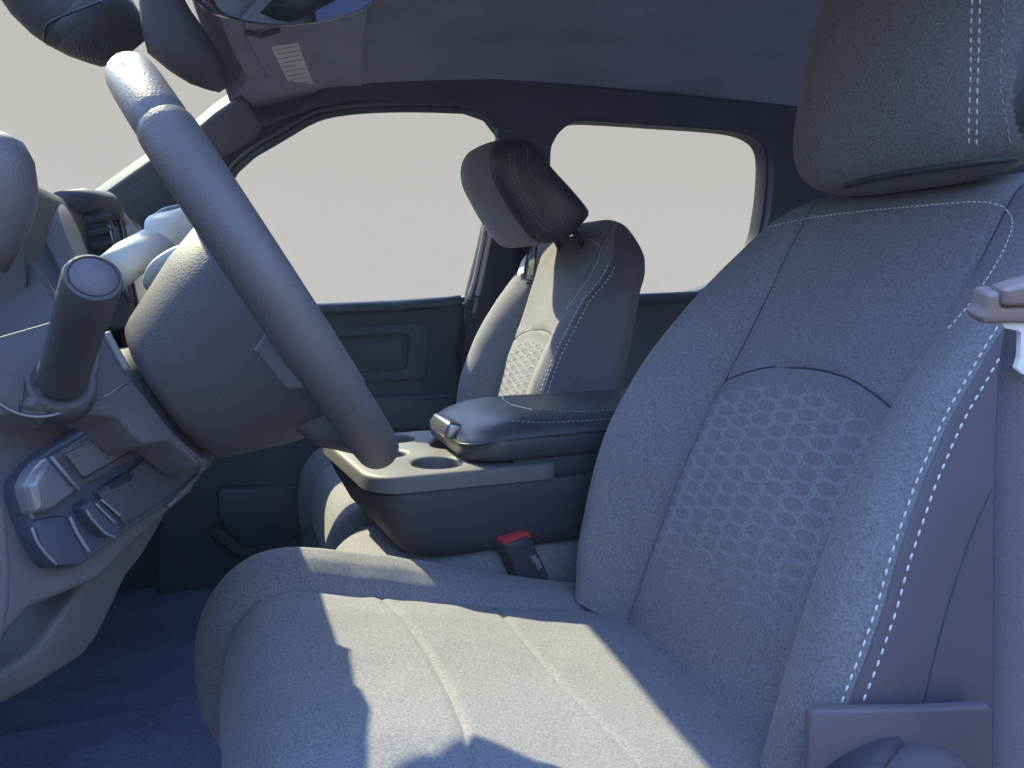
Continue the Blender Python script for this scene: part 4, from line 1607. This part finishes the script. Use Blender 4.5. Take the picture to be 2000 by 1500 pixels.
# door frame strip at the far left edge
df = thing('door_frame_strip', 'pale purple-grey strip of door frame at the lower left edge', 'trim', at(0, 1100, Y=.36))
v, f = tube(resample([at(x, y, Y=.36) for x, y in [(-30, 900), (-8, 980), (2, 1060), (6, 1120), (4, 1180), (-8, 1240), (-30, 1320)]], 24), .0024, 10)
obj('edge_strip', v, f, M['plastic_mid'], df)

# ================================================================== GRAB HANDLE at the left edge
gh = thing('pillar_grab_handle', 'dark rounded grab handle at the far left edge above the dashboard', 'handle', at(10, 360, Y=.5))
rings = []
for (x, y, w) in ((-14, 258, .006), (-12, 275, .014), (-10, 310, .0185), (-8, 350, .0195), (-8, 390, .0195), (-14, 430, .018), (-22, 470, .015), (-36, 520, .012)):
    rings.append((at(x, y, Y=.50), w))
v, f = tube([r_[0] for r_ in rings], [r_[1] for r_ in rings], 24)
obj('handle_grip', v, f, M['rim'], gh)

# ================================================================== MIRROR, SENSOR HOUSING, VISOR
sh = thing('windscreen_sensor_housing', 'dark ribbed sensor housing on the windscreen above the steering wheel', 'sensor housing', at(120, 60, Y=1.08))


def shell(name, secs, m, parent, n=28, p=2.6):
    """loft of superellipse sections: (centre, axis a, axis b)"""
    rings_ = []
    for c, a, b in secs:
        rg_ = []
        for k_ in range(n):
            t = 2*math.pi*k_/n
            ca, sa = math.cos(t), math.sin(t)
            s = (abs(ca)**p+abs(sa)**p)**(-1/p)
            rg_.append(c+a*(s*ca)+b*(s*sa))
        rings_.append(rg_)
    v_, f_ = loft(rings_)
    return obj(name, v_, f_, m, parent, sharp=R(60))


def pix_shell(name, rows_, m, parent, depth=.05, Y=1.05, p=2.6):
    """sections across the picture: (x_top, y_top, x_bottom, y_bottom, Y): depth is along the view"""
    secs = []
    for xt, yt, xb, yb, yy, dd in rows_:
        a_, b_ = at(xt, yt, Y=yy), at(xb, yb, Y=yy)
        secs.append(((a_+b_)/2+ray((xt+xb)/2, (yt+yb)/2).normalized()*dd, (a_-b_)/2, ray((xt+xb)/2, (yt+yb)/2).normalized()*dd))
    return shell(name, secs, m, parent, p=p)


pix_shell('housing_shell', [(20, -80, -60, -70, 1.02, .02), (50, -70, -20, -30, 1.0, .04), (100, -60, 20, 30, 1.0, .05), (146, -44, 60, 70, 1.0, .055), (198, -30, 92, 92, 1.0, .055)], M['plastic'], sh)
pix_shell('housing_cover', [(178, -36, 80, 84, .998, .050), (203, -30, 94, 93, .995, .0555), (240, -20, 130, 112, 1.0, .05), (262, 0, 165, 124, 1.02, .045), (285, 40, 195, 132, 1.04, .035), (295, 70, 225, 128, 1.05, .02)], M['plastic'], sh)
for o_ in sh.children:
    for vv in o_.data.vertices:
        vv.co = vv.co*1.08
HV, HF = [], []
for o_ in sh.children:
    n0 = len(HV)
    HV += [vv.co.copy() for vv in o_.data.vertices]
    HF += [tuple(i_+n0 for i_ in p_.vertices) for p_ in o_.data.polygons]
SHT = BVHTree.FromPolygons(HV, HF)
for k_ in range(9):
    x0 = 150+k_*7.5
    P, N = surface_path(SHT, [(x0+10, 70+k_*1.4), (x0+2, 90+k_*1.6), (x0+8, 116+k_*1.2)], 8)
    if len(P) > 3:
        v, f = tube(P, .0011, 6)
        obj('grille_rib', v, f, M['plastic_black'], sh)
P, N = surface_path(SHT, [(97, 94), (87, 76), (90, 52), (108, 38), (150, 20), (198, 2)], 40)
if len(P) > 3:
    v, f = tube(P, .0016, 6)
    obj('housing_seam', v, f, M['gloss'], sh)
mm_ = thing('mirror_mount_cover', 'dark faceted mirror mount cover hanging from the windscreen top', 'mirror mount', at(360, 90, Y=1.06))
pix_shell('mount_shell', [(330, -80, 268, -60, 1.05, .03), (345, -30, 270, 10, 1.05, .04), (375, 20, 276, 62, 1.05, .045), (405, 62, 286, 104, 1.05, .045), (430, 100, 330, 140, 1.06, .04), (443, 128, 370, 164, 1.07, .032), (446, 150, 405, 176, 1.08, .022), (445, 170, 428, 181, 1.08, .010)], M['plastic'], mm_, p=3.2)
mi = thing('rear_view_mirror', 'wide rear-view mirror with dark rim at the top edge, reflecting pale trim', 'mirror', at(570, 0, Y=1.0))
mc = [at(x, y, Y=yy) for x, y, yy in ((400, -60, .97), (404, 0, .99), (425, 26, 1.0), (470, 42, 1.01), (540, 50, 1.03), (600, 47, 1.05), (660, 36, 1.07), (715, 16, 1.09), (742, -20, 1.085), (740, -90, 1.06), (600, -110, 1.005), (450, -100, .965))]
mc = loop3(mc, 72)
mcen = sum(mc, Vector())/72
mnrm = (mc[18]-mcen).cross(mc[0]-mcen).normalized()
if mnrm.dot(mcen) > 0:
    mnrm = -mnrm
back = []
for s, d in ((1.0, 0), (1.03, -.012), (1.0, -.03), (.8, -.045), (.4, -.052)):
    back.append([mcen+(p-mcen)*s+mnrm*d for p in mc])
front = [[mcen+(p-mcen)*.95+mnrm*.002 for p in mc]]
v, f = loft(front+back)
obj('mirror_housing', v, f, M['gloss'], mi, sharp=R(50))
v, f = loft([[mcen+(p-mcen)*.94+mnrm*.0005 for p in mc], [mcen+(p-mcen)*.935+mnrm*.0035 for p in mc]])
obj('mirror_glass', v, f, M['mirror'], mi, sharp=R(50))
v, f = tube([mcen-mnrm*.04, mcen-mnrm*.09+Vector((-.03, 0, .06))], .012, 12)
obj('mirror_arm', v, f, M['plastic_black'], mi)

vs = thing('sun_visor', 'dark cloth passenger sun visor folded up with pale warning label', 'sun visor', at(620, 110, Z=.40))


def zpl(pts_, z):
    return [at(x, y, Z=z) for x, y in pts_]


vpl = Plane(at(490, 70, Z=.400), at(705, 60, Z=.412), at(640, 190, Z=.398))
slab('visor_body', [[vpl.pt(x, y) for x, y in round_corners([(478, 62), (530, 20), (722, -20), (709, 100), (707, 182), (690, 192), (640, 196), (584, 200), (570, 186), (536, 182)], .16, 5)]], vpl.n, .016, M['headliner'], vs, bevel=.005, seg=4)
lb = slab('warning_label', [[vpl.pt(x, y, .0007) for x, y in [(530, 92), (582, 84), (613, 167), (569, 173)]]], vpl.n, .0006, M['paper'], vs, smooth=False)
for k_ in range(9):
    t = (k_+.7)/9.6
    a_ = (530+39*t+4, 92+81*t)
    b_ = (582+31*t-4, 84+83*t)
    if k_ == 4:
        b_ = (a_[0]*.4+b_[0]*.6, a_[1]*.4+b_[1]*.6)
    v, f = tube([vpl.pt(*a_, .001), vpl.pt(*b_, .001)], .0009, 5)
    obj('text_line', v, f, M['ink'], lb)
v, f = tube([vpl.pt(478, 64, .003), vpl.pt(510, 70, .006), vpl.pt(530, 64, .006), vpl.pt(545, 58, .003)], .0045, 10)
obj('visor_clip', v, f, M['plastic_mid'], vs)
# coat-hook / retaining clip mark on the headliner
hk = thing('headliner_clip', 'small round clip button on the headliner behind the sun visor', 'clip', at(875, 150, Z=.44))
cpt = at(875, 150, Z=.452)
v, f = lathe(cpt, (0, 0, -1), [(.016, -.006), (.016, .001), (.013, .003), (.010, .001), (.002, .001)], 32)
obj('clip_button', v, f, M['headliner'], hk)

# ================================================================== thin bluish volume, added for lens glare and to lift dark areas
hm = bpy.data.materials.new('glare_haze_air')
hm.use_nodes = True
hn = hm.node_tree
hn.nodes.clear()
ho = hn.nodes.new('ShaderNodeOutputMaterial')
hv = hn.nodes.new('ShaderNodeVolumePrincipled')
hv.inputs['Color'].default_value = (.62, .70, 1, 1)
hv.inputs['Density'].default_value = 0.006
hn.links.new(hv.outputs[0], ho.inputs['Volume'])
hz = from_bm('glare_haze', box_bm((0, 0, -.85), (16, 16, 3.2)), hm, None, smooth=False)
hz['kind'] = 'stuff'
